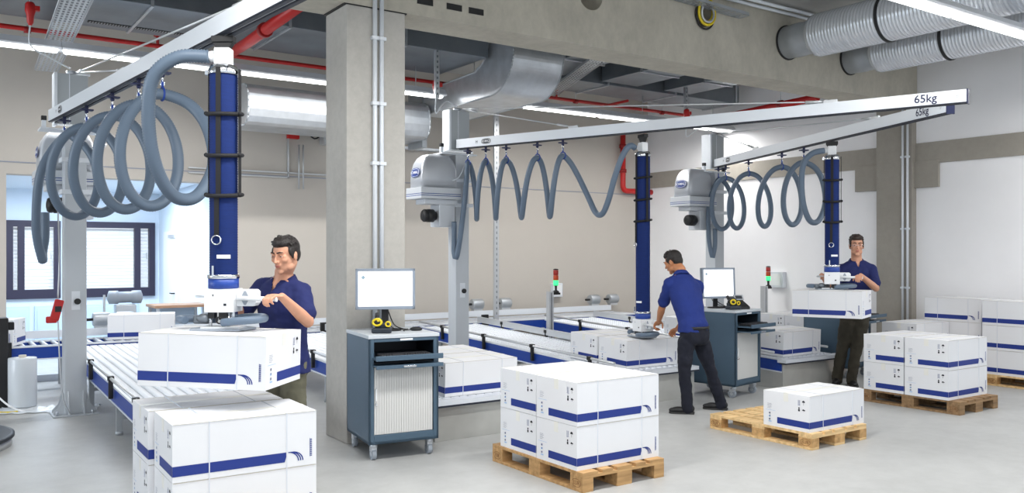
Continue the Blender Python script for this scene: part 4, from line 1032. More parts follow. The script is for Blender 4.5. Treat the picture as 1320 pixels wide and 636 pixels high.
# --- middle crane
s2 = Vector((5.94, 10.22)); e2 = Vector((8.02, 4.28)); d2 = (e2 - s2); L_2 = d2.length; d2 = Vector((d2.x, d2.y, 0)).normalized(); J2 = 3.14
c2 = (6.01, 10.33)
hk2 = (0.17, 0.48, 0.82, 1.32, 1.71)
t, P = jib_crane(c2[0], c2[1], s2, d2, L_2, 'middle jib crane, its beam marked 65 kg reaching far to the right', jz=J2, hooks=hk2, rods=(0.30, 0.80))
perp2 = Vector((ST, CT, 0)) * 0.9 + Vector((CT, -ST, 0)) * 0.03
L2 = (6.93, 7.60)
hose_run(P, Vector((c2[0], c2[1], 0)), hk2, J2, 0.16, perp2, (5.82, 10.12, 2.15), (L2[0] - CT * 0.09, L2[1] + ST * 0.09, 2.97), 'grey hose in narrow waves under the middle jib', ribs=False, rv=0.38)
blower(5.62, 10.33, 2.60, 0, 'grey suction blower on the middle mast')
tube_lifter(L2[0], L2[1], 2.92, 0.985, -TH - 1.1, 'blue tube lifter worked by the bending man', J2, 0.738, bar_r=(0.10, 0.40))
# --- right crane
s3 = Vector((10.36, 9.62)); e3 = Vector((8.22, 4.56)); d3 = e3 - s3; L_3 = d3.length; d3 = Vector((d3.x, d3.y, 0)).normalized(); c3 = (10.47, 9.76)
hk3 = (0.07, 0.34, 1.13, 2.13, 2.71)
t, P = jib_crane(c3[0], c3[1], s3, d3, L_3, 'right jib crane before the white wall, its beam marked 65 kg below the middle one', hooks=hk3, rods=(0.25, 0.78))
rt3 = Vector((CT, -ST, 0)) - d3 * Vector((CT, -ST, 0)).dot(d3); rt3.normalize()
L3 = (9.03, 6.50)
hose_run(P, Vector((c3[0], c3[1], 0)), hk3, JZ, 0.20, rt3, (10.25, 9.55, 2.12), (L3[0] - CT * 0.09, L3[1] + ST * 0.09, 2.98), 'grey hose in oval loops under the right jib', ribs=False, rv=0.40)
blower(10.02, 9.80, 2.62, 0, 'grey suction blower on the right mast')
tube_lifter(L3[0], L3[1], 2.92, 1.53, -TH - 0.3, 'blue tube lifter held by the worker with glasses', JZ, 1.282)
# lifted cartons
carton(1.525, 5.545, 0.92, R(-43), 'white carton lifted in the air by the nearest blue tube', None, (0, R(1.2)))
carton(8.93, 6.43, 0.962, R(-68), 'white carton lifted in the air before the worker with glasses')
# plugs and mast wiring
plug(tuple(px(39, 14, 8.9)), (1.30, 10.45, 3.70), 'red power plug hanging at the upper left with a cable to the near mast', 4.38)
pp = px(562, 112, 11.4); plug(tuple(pp), (c2[0] - 0.02, c2[1], J2 + 0.6), 'red power plug hanging above the middle mast', pp.z + 0.08)
pp = px(885, 148, 13.9); plug(tuple(pp), (c3[0] - 0.02, c3[1], JZ + 0.6), 'red power plug hanging above the right mast', pp.z + 0.08)
t = thing('pendant_switch', 'red hand pendant hanging on a cable beside the near mast', 'switch', (1.17, 10.32, -0.07))
MB().tube(catmull([(0.0, 0.0, 2.3), (0.01, -0.01, 1.7), (0.0, 0.0, 1.32)], 0.05), 0.008, 8).build('cable', 'alu', t)
MB().box((-0.01, 0, 1.20), (0.085, 0.06, 0.22), 0, Euler((0, R(14), 0)).to_matrix()).box((-0.06, 0, 1.10), (0.10, 0.05, 0.07)).build('grip', 'red', t, bevel=0.012)
MB().bx(-0.03, 0.03, -0.034, -0.03, 1.18, 1.24).build('button', 'black', t)
MB().tube(catmull([(0.0, 0.0, 1.1), (0.02, 0, 0.6), (0.05, -0.02, 0.25), (0.12, -0.02, 0.09)], 0.05), 0.007, 8).build('lower_cable', 'alu', t)
# ------------------------------------------------------------------ computer cabinets
def cabinet(x, y, rz, label, W=0.62, D=0.72, tray_out=0.10):
    t = thing('computer_cabinet', label, 'cabinet', (x, y, 0), rz, 'blue computer cabinets')
    b = MB()
    b.bx(0, 0.02, 0, D, 0.14, 1.015); b.bx(W - 0.02, W, 0, D, 0.14, 1.015); b.bx(0, W, D - 0.02, D, 0.14, 1.015); b.bx(0, W, 0, D, 0.14, 0.165)
    b.bx(0, 0.045, 0, 0.02, 0.14, 1.015); b.bx(W - 0.045, W, 0, 0.02, 0.14, 1.015); b.bx(0.045, W - 0.045, 0, 0.02, 0.14, 0.215); b.bx(0.045, W - 0.045, 0, 0.02, 0.985, 1.015)
    b.bx(0.02, W - 0.02, 0.02, D - 0.02, 0.80, 0.815, 1); b.bx(0.021, 0.03, 0.021, D - 0.021, 0.815, 1.012, 1); b.bx(W - 0.03, W - 0.021, 0.021, D - 0.021, 0.815, 1.012, 1); b.bx(0.03, W - 0.03, D - 0.2, D - 0.19, 0.815, 1.012, 1); b.bx(0.03, W - 0.03, 0.03, D - 0.2, 1.004, 1.012, 1)
    b.build('body', ['cab_blue', 'cab_dark'], t, bevel=0.003)
    MB().bx(W * 0.44, W * 0.62, -0.003, 0.0, 0.993, 1.008).build('name_plate', 'soft_white', t)
    MB().bx(-0.006, W + 0.006, -0.008, D + 0.004, 1.015, 1.045).build('worktop', 'cab_top', t, bevel=0.003)
    sh = MB(); n = 24; x0, x1 = 0.05, W - 0.05
    for i in range(n):
        a = x0 + (x1 - x0) * i / n; c = x0 + (x1 - x0) * (i + 1) / n; sh.bx(a, c - 0.003, 0.012, 0.022, 0.218, 0.775, 0); sh.bx(c - 0.003, c, 0.015, 0.022, 0.218, 0.775, 1)
    s = sh.build('roller_shutter', ['shutter', 'shutter_line'], t)
    MB().bx(0.058, 0.068, -0.002, 0.012, 0.50, 0.60).cyl((0.064, -0.006, 0.47), (0.064, 0.012, 0.47), 0.009, m=1).build('shutter_handle', ['soft_white', 'chrome'], s)
    o = -tray_out
    MB().bx(0.03, W - 0.03, o, 0.45, 0.845, 0.86, 0).bx(0.02, W - 0.01, o - 0.012, o + 0.006, 0.842, 0.885, 0).build('keyboard_tray', 'cab_blue', t, bevel=0.004)
    MB().bx(0.03, W - 0.02, o + 0.02, 0.02, 0.79, 0.80, 0).bx(0.025, W - 0.005, o + 0.0, o + 0.016, 0.775, 0.805, 0).bx(W * 0.42, W * 0.6, o - 0.004, o, 0.782, 0.798, 1).build('folding_flap', ['cab_blue', 'chrome'], t, bevel=0.004)
    for (cx, cy) in ((0.06, 0.06), (W - 0.06, 0.06), (0.06, D - 0.06), (W - 0.06, D - 0.06)):
        c = MB().cyl((cx, cy, 0.105), (cx, cy, 0.14), 0.03, n=14, m=1).box((cx, cy + 0.02, 0.09), (0.045, 0.06, 0.04), 1)
        c.cyl((cx - 0.018, cy + 0.02, 0.048), (cx + 0.018, cy + 0.02, 0.048), 0.048, n=24, m=0).cyl((cx - 0.021, cy + 0.02, 0.048), (cx + 0.021, cy + 0.02, 0.048), 0.020, n=14, m=1)
        c.build('caster', ['grey_plastic', 'galv'], t)
    return t
def local(x, y, rz):
    c, s_ = math.cos(rz), math.sin(rz)
    return lambda a, b, z: (x + a * c - b * s_, y + a * s_ + b * c, z)
def keyboard(loc, rz, label):
    t = thing('keyboard', label, 'keyboard', loc, rz, 'black keyboards')
    MB().bx(-0.22, 0.22, -0.075, 0.075, 0, 0.018).build('case', 'black', t, bevel=0.005)
    k = MB()
    for r in range(5):
        for c in range(19):
            if r == 0 and 4 <= c <= 8: continue
            k.box((-0.203 + c * 0.0225, -0.055 + r * 0.0265, 0.022), (0.018, 0.021, 0.009), 0, None, (0.8, 0.8))
    k.box((-0.203 + 6 * 0.0225, -0.055, 0.022), (0.105, 0.021, 0.009), 0, None, (0.97, 0.8)); k.build('keys', 'key', t)
    return t
def monitor(loc, rz, label, arm=0.0, tilt=0.0, w_=0.47, h_=0.315, lift=0.13):
    t = thing('monitor', label, 'monitor', loc, rz, 'computer monitors')
    Mt = Matrix.Translation((0, -0.02, lift + h_ / 2)) @ Matrix.Rotation(tilt, 4, 'X')
    def tf(mb): mb.v = [tuple(Mt @ Vector(v)) for v in mb.v]; return mb
    c = MB(); b = 0.022
    c.bx(-w_/2, w_/2, -0.012, 0.030, -h_/2, h_/2, 0)
    for (x0, x1, z0, z1) in ((-w_/2, w_/2, h_/2 - b, h_/2), (-w_/2, w_/2, -h_/2, -h_/2 + b + 0.006), (-w_/2, -w_/2 + b, -h_/2, h_/2), (w_/2 - b, w_/2, -h_/2, h_/2)): c.bx(x0, x1, -0.022, -0.012, z0, z1, 0)
    c.text('BENQ', frame((0, -0.0228, -h_/2 + 0.013), (1, 0, 0), (0, 0, 1)), 0.011, 1) if False else None
    tf(c).build('bezel', ['bezel', 'print_dark'], t, bevel=0.003)
    s = MB().bx(-w_/2 + b, w_/2 - b, -0.0135, -0.0125, -h_/2 + b + 0.006, h_/2 - b, 0)
    Ms = frame((-w_/2 + 0.05, -0.0145, h_/2 - 0.042), (1, 0, 0), (0, 0, 1))
    for k in range(7): s.plate(Ms, [(k * 0.011, 0.001), (k * 0.011 + 0.008, 0.001), (k * 0.011 + 0.008, 0.009), (k * 0.011, 0.009)], 1)
    s.plate(Ms, [(-0.005, -0.034), (0.015, -0.054), (0.035, -0.034), (0.015, -0.016)], 1); s.plate(Ms, [(w_ - 0.115, 0.0), (w_ - 0.095, 0.0), (w_ - 0.09, 0.012), (w_ - 0.105, 0.008)], 1)
    tf(s).build('screen', ['screen', 'screen_print'], t)
    tf(MB().bx(-0.10, 0.10, 0.030, 0.055, -0.10, 0.10)).build('back_shell', 'black', t, bevel=0.01)
    MB().bx(-0.03, 0.03, 0.03, 0.055, 0.01, lift + 0.14).build('stand_neck', 'black', t, bevel=0.006)
    MB().lathe([(0.12, 0), (0.125, 0.006), (0.12, 0.014), (0.04, 0.02)], (0.02, 0.04, 0), n=32, sy=0.8).build('stand_foot', 'black', t)
    MB().tube(catmull([(0.0, 0.06, lift + 0.06), (0.03, 0.08, lift - 0.02), (0.08, 0.05, 0.05), (0.16, 0.03, 0.012), (0.20, 0.06, 0.008)], 0.02), 0.005, 8).tube(catmull([(-0.03, 0.06, lift + 0.06), (-0.01, 0.09, lift - 0.03), (0.06, 0.02, 0.03), (0.19, -0.03, 0.008)], 0.02), 0.004, 8).build('cable', 'black', t)
    return t
def scanner(loc, rz, label):
    t = thing('barcode_scanner', label, 'scanner', loc, rz, 'barcode scanners in their cradles')
    MB().prism([(-0.085, -0.05), (0.085, -0.05), (0.075, 0.06), (-0.075, 0.06)], 0, 0.045).box((0.0, 0.02, 0.06), (0.12, 0.07, 0.05)).build('cradle', 'cab_dark', t, bevel=0.012)
    MB().ball((-0.035, -0.01, 0.095), (0.045, 0.05, 0.038)).cyl((-0.04, 0.0, 0.10), (-0.05, 0.05, 0.16), 0.022, 0.018).build('scanner_body', 'black', t)
    MB().tube([(-0.035 + 0.036 * math.cos(2*PI*k/18), -0.047, 0.095 + 0.026 * math.sin(2*PI*k/18)) for k in range(18)], 0.010, 8, closed=True).ball((-0.03, -0.02, 0.105), (0.030, 0.038, 0.026)).build('scanner_head', 'yellow', t)
    MB().tube([(0.055 + 0.020 * math.cos(2*PI*k/16), -0.035, 0.078 + 0.020 * math.sin(2*PI*k/16)) for k in range(16)], 0.007, 8, closed=True).build('yellow_ring', 'yellow', t)
    return t
def mouse(loc, rz, label):
    t = thing('computer_mouse', label, 'mouse', loc, rz, 'computer mice')
    MB().ball((0, 0, 0.014), (0.032, 0.055, 0.020), n=18, k=10).build('shell', 'black', t); MB().cyl((-0.004, 0.025, 0.030), (0.004, 0.025, 0.030), 0.008, n=10).build('wheel', 'grey_plastic', t)
    MB().tube(catmull([(0, 0.05, 0.01), (-0.03, 0.10, 0.008), (-0.10, 0.11, 0.02), (-0.16, 0.10, 0.012)], 0.02), 0.0045, 6).build('cable', 'black', t)
c1 = (2.995, 6.61, R(-8)); cabinet(*c1, 'dark blue cabinet with closed white shutter in front of the pillar', W=0.61, D=0.68, tray_out=0.13); f = local(*c1); T0 = 1.0455
monitor(f(0.25, 0.35, T0), c1[2] - R(14), 'switched on monitor on the cabinet before the pillar', w_=0.51, h_=0.355, lift=0.19)
scanner(f(0.165, 0.17, T0), c1[2] - R(25), 'black and yellow scanner in its cradle left of the near monitor')
mouse(f(0.50, 0.26, T0), c1[2] + R(70), 'black mouse on the near cabinet, right of the monitor')
keyboard(f(0.30, 0.0, 0.8605), c1[2], 'black keyboard on the pulled out tray of the near cabinet')
c2_ = (7.82, 6.96, R(11)); cabinet(*c2_, 'dark blue cabinet with white shutter behind the bending worker', tray_out=0.20, W=0.59); f = local(*c2_)
monitor(f(0.27, 0.42, T0), c2_[2] - R(26), 'switched on monitor on the second cabinet, behind the bending worker', w_=0.47, h_=0.38, lift=0.12, tilt=R(-3))
scanner(f(0.16, 0.13, T0), c2_[2] - R(20), 'black and yellow scanner on the second cabinet, beside the telephone')
t = thing('telephone', 'black desk telephone with grey display on the second cabinet', 'telephone', f(0.36, 0.16, T0), c2_[2] - R(30))
MB().prism([(-0.10, 0), (0.10, 0), (0.10, 0.03), (-0.10, 0.11)], -0.09, 0.09, Matrix(((0,0,1,0),(-1,0,0,0),(0,1,0,0),(0,0,0,1)))).build('base', 'black', t, bevel=0.006)
MB().box((0.02, 0.06, 0.135), (0.13, 0.012, 0.075), 0, Euler((R(-35), 0, 0)).to_matrix()).box((0.02, 0.052, 0.138), (0.09, 0.006, 0.045), 1, Euler((R(-35), 0, 0)).to_matrix()).build('display', ['blower', 'cab_dark'], t, bevel=0.002)
MB().tube(catmull([(-0.07, 0.09, 0.13), (-0.07, 0.02, 0.125), (-0.07, -0.09, 0.065)], 0.02), 0.018, 10).build('handset', 'black', t)
kk = MB()
for a in range(4):
    for b_ in range(3): kk.box((0.0 + b_ * 0.03, 0.02 - a * 0.028, 0.072 - a * 0.0115), (0.02, 0.016, 0.008), 0, Euler((R(21), 0, 0)).to_matrix())
kk.build('keypad', 'duct_dark', t)
mouse(f(0.53, 0.18, T0), c2_[2] + R(60), 'black mouse at the right edge of the second cabinet')
keyboard(f(0.32, -0.06, 0.8605), c2_[2], 'black keyboard on the pulled out tray of the second cabinet')
c3_ = (10.32, 7.10, R(10)); cabinet(*c3_, 'dark cabinet behind the worker with glasses, its tray sticking out', tray_out=0.22, W=0.59); f = local(*c3_)
keyboard(f(0.30, -0.08, 0.8605), c3_[2], 'black keyboard on the tray behind the worker with glasses')
# ------------------------------------------------------------------ film wrapping machine at the left edge
t = thing('pallet_wrapper', 'pallet wrapping machine cut by the left edge, with round dark turntable', 'machine', (-0.12, 9.25, 0))
MB().lathe([(0.80, 0.0), (0.80, 0.075)], n=64).build('base_ring', 'alu', t); MB().lathe([(0.82, 0.075), (0.82, 0.10), (0.79, 0.105)], n=64).build('turntable', 'cab_dark', t)
q = px(2, 500, 9.7); q -= Vector((-0.12, 9.25, 0))
MB().bx(q.x - 0.14, q.x + 0.06, q.y - 0.1, q.y + 0.1, 0, 1.0).bx(q.x + 0.06, q.x + 0.12, q.y - 0.05, q.y + 0.05, 0.86, 0.95).build('column', 'black', t, bevel=0.01)
q = px(29, 528, 9.55)
t = thing('film_roll', 'upright roll of clear stretch film beside the wrapping machine', 'film roll', (q.x, q.y, 0.0))
MB().lathe([(0.135, 0.035), (0.14, 0.045), (0.14, 0.56), (0.135, 0.57), (0.04, 0.572)], n=36).build('roll', 'film', t); MB().lathe([(0.038, 0.0), (0.038, 0.60)], n=20).build('core', 'carton_edge', t)
fm = MB(); N = 18; o = []
for i in range(N + 1):
    for j in range(9):
        x = -0.25 + i * 0.055; y = -0.32 + j * 0.05; rr = 0.5 + 0.5 * math.sin(i * 1.7 + j * 2.3) * math.cos(j * 1.1 - i * 0.6)
        fm.v.append((x + 0.02 * math.sin(j * 3.1), y + 0.025 * math.cos(i * 2.2), 0.004 + 0.05 * rr * math.exp(-((j - 4) / 3.0) ** 2)))
for i in range(N):
    for j in range(8):
        if (i > 12 and j in (0, 7)) or (i < 2 and j > 6): continue
        a = i * 9 + j; fm.face((a, a + 1, a + 10, a + 9), 0, True)
tag(fm.build('plastic_film', 'film', loc=(q.x + 0.05, q.y - 0.02, 0), rz=-TH + 0.3), 'crumpled clear film lying on the floor by the near mast', 'plastic film')
t = thing('wrapper_hose', 'yellow and white cables on the floor at the left edge', 'cable', (q.x - 0.25, q.y - 0.1, 0))
MB().tube(catmull([(-0.2, 0.1, 0.012), (0.1, -0.12, 0.012), (0.35, -0.05, 0.012), (0.6, -0.16, 0.012)], 0.03), 0.011, 8).build('yellow_cable', 'yellow', t)
MB().tube(catmull([(-0.1, 0.3, 0.5), (0.0, -0.02, 0.2), (0.25, -0.16, 0.012), (0.7, -0.1, 0.012)], 0.03), 0.010, 8).build('white_cable', 'soft_white', t)
# ------------------------------------------------------------------ things in the office
q = onback(232, 392, 15.2)
t = thing('work_table', 'pale work table with brown top seen in the office', 'table', (2.84, 13.85, 0))
MB().bx(0, 0.78, 0, 0.65, 0.90, 0.94).build('tabletop', 'table_top', t, bevel=0.003)
for (a, b) in ((0.03, 0.03), (0.71, 0.03), (0.03, 0.58), (0.71, 0.58)): MB().bx(a, a + 0.04, b, b + 0.04, 0, 0.90).build('leg', 'alu', t)
MB().bx(0.03, 0.75, 0.60, 0.62, 0.35, 0.88).build('back_panel', 'panel_blue', t)
t = thing('bench_grinder', 'grey bench machine on a stand in the office, left of the work table', 'machine', (2.52, 14.35, 0))
MB().bx(-0.14, 0.14, -0.1, 0.1, 0, 0.95).build('stand', 'alu', t, bevel=0.01)
MB().lathe([(0.05, -0.24), (0.10, -0.22), (0.10, -0.10), (0.085, -0.09), (0.085, 0.09), (0.10, 0.10), (0.10, 0.22), (0.05, 0.24)], (0, 0, 1.06), axis=(1, 0, 0), n=24).build('motor', 'grey_plastic', t)
MB().bx(-0.30, -0.27, -0.02, 0.02, 0.6, 1.1).build('rod', 'alu', t)
# ------------------------------------------------------------------ people
def bake(mb, name, mats, parent, voxel, smooth=3, disp=0.0, dscale=0.1):
    o = mb.build(name, mats, None)
    r = o.modifiers.new('r', 'REMESH'); r.mode = 'VOXEL'; r.voxel_size = voxel; r.use_smooth_shade = True
    s = o.modifiers.new('s', 'SMOOTH'); s.iterations = smooth; s.factor = 0.5
    if disp:
        tx = bpy.data.textures.new('fold', 'CLOUDS'); tx.noise_scale = dscale; tx.noise_depth = 2
        d = o.modifiers.new('d', 'DISPLACE'); d.texture = tx; d.strength = disp; d.mid_level = 0.5
        s = o.modifiers.new('s2', 'SMOOTH'); s.iterations = 1
    dg = bpy.context.evaluated_depsgraph_get(); me = bpy.data.meshes.new_from_object(o.evaluated_get(dg)); me.name = name
    old = o.data; o.modifiers.clear(); o.data = me; bpy.data.meshes.remove(old)
    me.materials.clear()
    for q in ([mats] if isinstance(mats, str) else mats): me.materials.append(MATS[q])
    me.polygons.foreach_set('use_smooth', [True] * len(me.polygons)); me.update()
    o.parent = parent; return o
def limb(mb, pts, rs, n=14, sub=5):
    P = [Vector(p) for p in pts]; C = []; RR = []
    for i in range(len(P) - 1):
        for k in range(sub):
            f = k / sub; C.append(P[i].lerp(P[i+1], f)); RR.append(rs[i] + (rs[i+1] - rs[i]) * f)
    C.append(P[-1]); RR.append(rs[-1]); mb.tube(C, RR, n)
    for p, r in zip(P, rs): mb.ball(p, r, n=14, k=8)
def loft(mb, spine, right, dims, n=28):
    # spine points with (rx, ry); right vector may vary
    rings = []; K = len(spine)
    for k in range(K):
        t = (Vector(spine[min(k+1, K-1)]) - Vector(spine[max(k-1, 0)])).normalized()
        r = Vector(right[k] if isinstance(right, list) else right); r = (r - t * r.dot(t)).normalized(); f = t.cross(r)
        rx, ry = dims[k]; e = 0.85
        rings.append([Vector(spine[k]) + r * rx * math.copysign(abs(math.cos(a))**e, math.cos(a)) + f * ry * math.copysign(abs(math.sin(a))**e, math.sin(a)) for a in [2*PI*i/n for i in range(n)]])
    mb.rings(rings)
def hand(mb, wrist, d, pn, th, sc_=1.0, curl=(35, 60, 45), thumb_in=0.35):
    # d: wrist to knuckles, pn: palm faces this way, th: thumb side
    d = Vector(d).normalized(); pn = Vector(pn); pn = (pn - d * pn.dot(d)).normalized(); th = Vector(th); th = (th - d * th.dot(d) - pn * th.dot(pn)).normalized(); w_ = Vector(wrist)
    rot = Matrix((th, d, pn)).transposed()
    mb.ball(w_ + d * 0.048 * sc_, (0.040 * sc_, 0.052 * sc_, 0.016 * sc_), n=14, k=8, rot=rot)
    mb.ball(w_ + d * 0.03 * sc_ + th * 0.022 * sc_ + pn * 0.008, (0.020 * sc_, 0.034 * sc_, 0.016 * sc_), rot=rot)
    for i, (off, ln) in enumerate(((0.030, 0.95), (0.010, 1.05), (-0.010, 1.0), (-0.029, 0.78))):
        p = w_ + d * (0.088 - 0.004 * abs(i - 1)) * sc_ + th * off * sc_; dd = d.copy(); pts = [w_ + d * 0.05 * sc_ + th * off * 0.9 * sc_, p]; a = 0
        for k, L in enumerate((0.043, 0.027, 0.021)):
            a += R(curl[k] + 3 * (i % 2)); q = d * math.cos(a) + pn * math.sin(a); p = p + q * L * ln * sc_; pts.append(p)
        limb(mb, pts, [0.0095 * sc_, 0.0098 * sc_, 0.0090 * sc_, 0.0082 * sc_, 0.0072 * sc_], n=10, sub=4)
    p = w_ + d * 0.022 * sc_ + th * 0.026 * sc_; q1 = (d * 0.55 + th * 0.75 + pn * thumb_in).normalized(); q2 = (d * 0.85 + th * 0.15 + pn * (thumb_in + 0.4)).normalized()
    limb(mb, [p, p + q1 * 0.040 * sc_, p + q1 * 0.040 * sc_ + q2 * 0.030 * sc_, p + q1 * 0.040 * sc_ + q2 * 0.054 * sc_], [0.014 * sc_, 0.0115 * sc_, 0.0105 * sc_, 0.009 * sc_], n=10, sub=4)
def person(label, base, J, fdir, hdir, S, skin, hairm, polo, pants, hair_fn=1, glasses=False, headtilt=0.0, hs=1.0, stub=False):
    """J: joint positions in world space. fdir: body facing (horizontal), hdir: head facing."""
    t = thing('person', label, 'person', base); B = Vector(base); J = {k: (Vector(v) if k[:2] in ('hd', 'pn', 'th', 'to', 'cu', 'sl') else Vector(v) - B) for k, v in J.items()}
    f = Vector(fdir).normalized(); lf = Vector((0, 0, 1)).cross(f)   # lf: his left
    hf = Vector(hdir).normalized(); hl = Vector((0, 0, 1)).cross(hf).normalized(); hu = hf.cross(hl).normalized()
    H = Matrix((hl, hf, hu)).transposed().to_4x4(); H.translation = J['head']
    def h(x, y, z): return H @ Vector((x * hs, y * hs, z * hs))
    HR = Matrix((hl, hf, hu)).transposed()
    def hb(mb, c, r): mb.ball(h(*c), (r[0]*hs, r[1]*hs, r[2]*hs), n=22, k=14, rot=HR)
    b = MB()
    hb(b, (0, -0.012, 0.030), (.076, .095, .090)); hb(b, (0, .022, -.022), (.064, .072, .088)); hb(b, (0, .034, -.070), (.052, .055, .045)); hb(b, (0, .076, -.098), (.024, .018, .020))
    for s in (-1, 1):
        hb(b, (s*.040, .066, -.018), (.022, .022, .022)); hb(b, (s*.044, .020, -.072), (.020, .040, .028)); hb(b, (s*.076, -.004, -.010), (.009, .019, .031)); hb(b, (s*.081, -.012, .004), (.006, .010, .018))
        hb(b, (s*.012, .099, -.028), (.009, .011, .008)); hb(b, (s*.030, .083, .030), (.024, .012, .008)); hb(b, (s*.046, .070, .004), (.012, .014, .012))
    limb(b, [h(0, .088, .022), h(0, .104, -.006), h(0, .114, -.024)], [.008*hs, .0095*hs, .012*hs], n=12)
    hb(b, (0, .088, -.050), (.026, .014, .014)); hb(b, (0, .084, -.062), (.022, .014, .010))
    nk = J['neck']; hb_up = (J['neck'] - J['chest']).normalized(); mb_ = nk + f * .030 - hb_up * .075; b.ball(mb_, (.062*S, .046*S, .062*S), n=18, k=12)
    limb(b, [h(0, -.022, -.05), nk + Vector((0, 0, 0.025)), nk - Vector((0, 0, 0.04))], [.060*S, .061*S, .066*S], n=20)
    ch, pv = J['chest'], J['pelvis']; sl, sr = J['shL'], J['shR']; lat = (sl - sr).normalized()
    mid = pv.lerp(ch, 0.5)
    loft(b, [pv - Vector((0, 0, .06)), pv, mid, ch, ch.lerp(nk, .45), nk - Vector((0, 0, .03)), nk], [lf, lf, lf.lerp(lat, .5), lat, lat, lat, lat], [(.13, .09), (.155, .11), (.135, .095), (.155, .105), (.15, .095), (.10, .06), (.05, .045)])
    for sd_ in ('L', 'R'):
        limb(b, [J['sh'+sd_], J['el'+sd_], J['el'+sd_].lerp(J['wr'+sd_], .25), J['wr'+sd_]], [.052*S, .040*S, .042*S, .026*S], n=16)
        hand(b, J['wr'+sd_], J['hd'+sd_], J['pn'+sd_], J['th'+sd_], 1.0*S, J.get('curl', (35, 60, 45)) if not isinstance(J.get('curl'), Vector) else (35, 60, 45))
        limb(b, [J['hip'+sd_], J['kn'+sd_], J['an'+sd_]], [.075*S, .05*S, .035*S], n=14)
        a = J['an'+sd_]; limb(b, [a, a - Vector((0, 0, .03))], [.035, .035])
    bake(b, 'body', skin, t, 0.0052, 2)
    # eyes, brows, lips
    for s in (-1, 1):
        MB().ball(h(s*.031, .0815, .010), (.0105*hs, .0090*hs, .0068*hs), n=16, k=10, rot=HR).build('eye', 'eye_white', t)
        MB().ball(h(s*.031 , .0870, .0092), (.0058*hs, .0050*hs, .0056*hs), n=12, k=8, rot=HR).build('iris', 'iris', t)
        m = MB(); m.ball(h(s*.031, .0825, .0165), (.0145*hs, .0115*hs, .0062*hs), n=16, k=8, rot=HR).ball(h(s*.031, .0815, .0030), (.0130*hs, .0105*hs, .0042*hs), n=16, k=8, rot=HR); m.build('eyelid', skin, t)
        m = MB(); limb(m, [h(s*.012, .097, .034), h(s*.032, .096, .040), h(s*.050, .082, .035)], [.0042*hs, .0045*hs, .0025*hs], n=8, sub=4); m.build('eyebrow', hairm, t)
    m = MB(); hb(m, (0, .098, -.0525), (.021, .0075, .0045)); hb(m, (0, .097, -.061), (.017, .008, .0055)); m.build('lips', 'lip', t)
    # hair
    m = MB(); rnd = random.Random(3 + hair_fn)
    hb(m, (0, -.026, .044), (.0835, .094, .088)); hb(m, (0, .018, .088), (.066, .066, .040)); hb(m, (0, -.055, .0), (.074, .058, .075))
    for s in (-1, 1): hb(m, (s*.070, .014, .030), (.012, .032, .036)); hb(m, (s*.072, .016, .0), (.008, .012, .022))
    for k in range(70):
        a = rnd.uniform(-2.2, 2.2); e = rnd.uniform(.25, 1.35); x = .078*math.sin(a)*math.cos(e); y = -.015 + .092*math.cos(a)*math.cos(e); z = .045 + .086*math.sin(e)
        if y > 0.03 and z < 0.085: continue
        p0 = h(x, y, z); p1 = h(x*1.12 + rnd.uniform(-.008, .008), y*1.10 + .012, z + rnd.uniform(.002, .016)); limb(m, [p0, p1], [.010*hs, .004*hs], n=8, sub=3)
    bake(m, 'hair', hairm, t, 0.005, 1)
    if glasses:
        m = MB()
        for s in (-1, 1):
            m.tube([h(s*.032 + .021*math.cos(2*PI*k/20), .106, .008 + .015*math.sin(2*PI*k/20)) for k in range(20)], .0018, 6, closed=True)
            m.tube([h(s*.053, .104, .012), h(s*.080, .06, .012), h(s*.084, -.005, .008)], .0016, 6)
        m.tube([h(-.011, .107, .012), h(.011, .107, .012)], .0016, 6); m.build('glasses', 'chrome', t)
    # polo shirt
    m = MB(); hem = J.get('hem', pv - Vector((0, 0, .02)))
    loft(m, [hem - Vector((0, 0, .035)), hem + Vector((0, 0, .04)), mid.lerp(pv, .3), mid.lerp(ch, .4), ch, ch.lerp(nk, .40), ch.lerp(nk, .66), nk - Vector((0, 0, .020))], [lf, lf, lf, lf.lerp(lat, .6), lat, lat, lat, lat],
         [(.182*S, .130*S), (.176*S, .126*S), (.162*S, .115*S), (.172*S, .122*S), (.190*S, .130*S), (.192*S, .120*S), (.150*S, .092*S), (.080*S, .068*S)])
    for sd_ in ('L', 'R'):
        e = J['sh'+sd_].lerp(J['el'+sd_], J.get('sleeve', Vector((.72, 0, 0))).x if isinstance(J.get('sleeve'), Vector) else .74)
        limb(m, [nk.lerp(J['sh'+sd_], .35) - Vector((0, 0, .045)), J['sh'+sd_] + Vector((0, 0, -.004)), e], [.058*S, .070*S, .064*S], n=18)
        limb(m, [nk - Vector((0, 0, .055)), nk.lerp(J['sh'+sd_], .75) - Vector((0, 0, .012))], [.060*S, .062*S], n=16)
        dd = (J['el'+sd_] - J['sh'+sd_]).normalized(); m.cyl(e - dd * .05, e + dd * .012, .064*S, .068*S, n=20)
    so = bake(m, 'polo_shirt', polo, t, 0.009, 4, 0.022, 0.09)
    up0 = (nk - ch).normalized(); lf0 = (lat - up0 * lat.dot(up0)).normalized(); fr0 = up0.cross(lf0); fr0 = fr0 if fr0.dot(f) > 0 else -fr0
    bm = bmesh.new(); bm.from_mesh(so.data); kill = []
    for fc in bm.faces:
        p = fc.calc_center_median() - nk; u_, w_, v_ = p.dot(lf0), p.dot(up0), p.dot(fr0)
        if v_ > 0.0 and w_ > -.105 and abs(u_) < (w_ + .105) * .38 and w_ < .05: kill.append(fc)
        elif w_ > -.03 and (u_*u_ + v_*v_) < (.070*S)**2: kill.append(fc)
    bmesh.ops.delete(bm, geom=kill, context='FACES'); bm.to_mesh(so.data); bm.free()
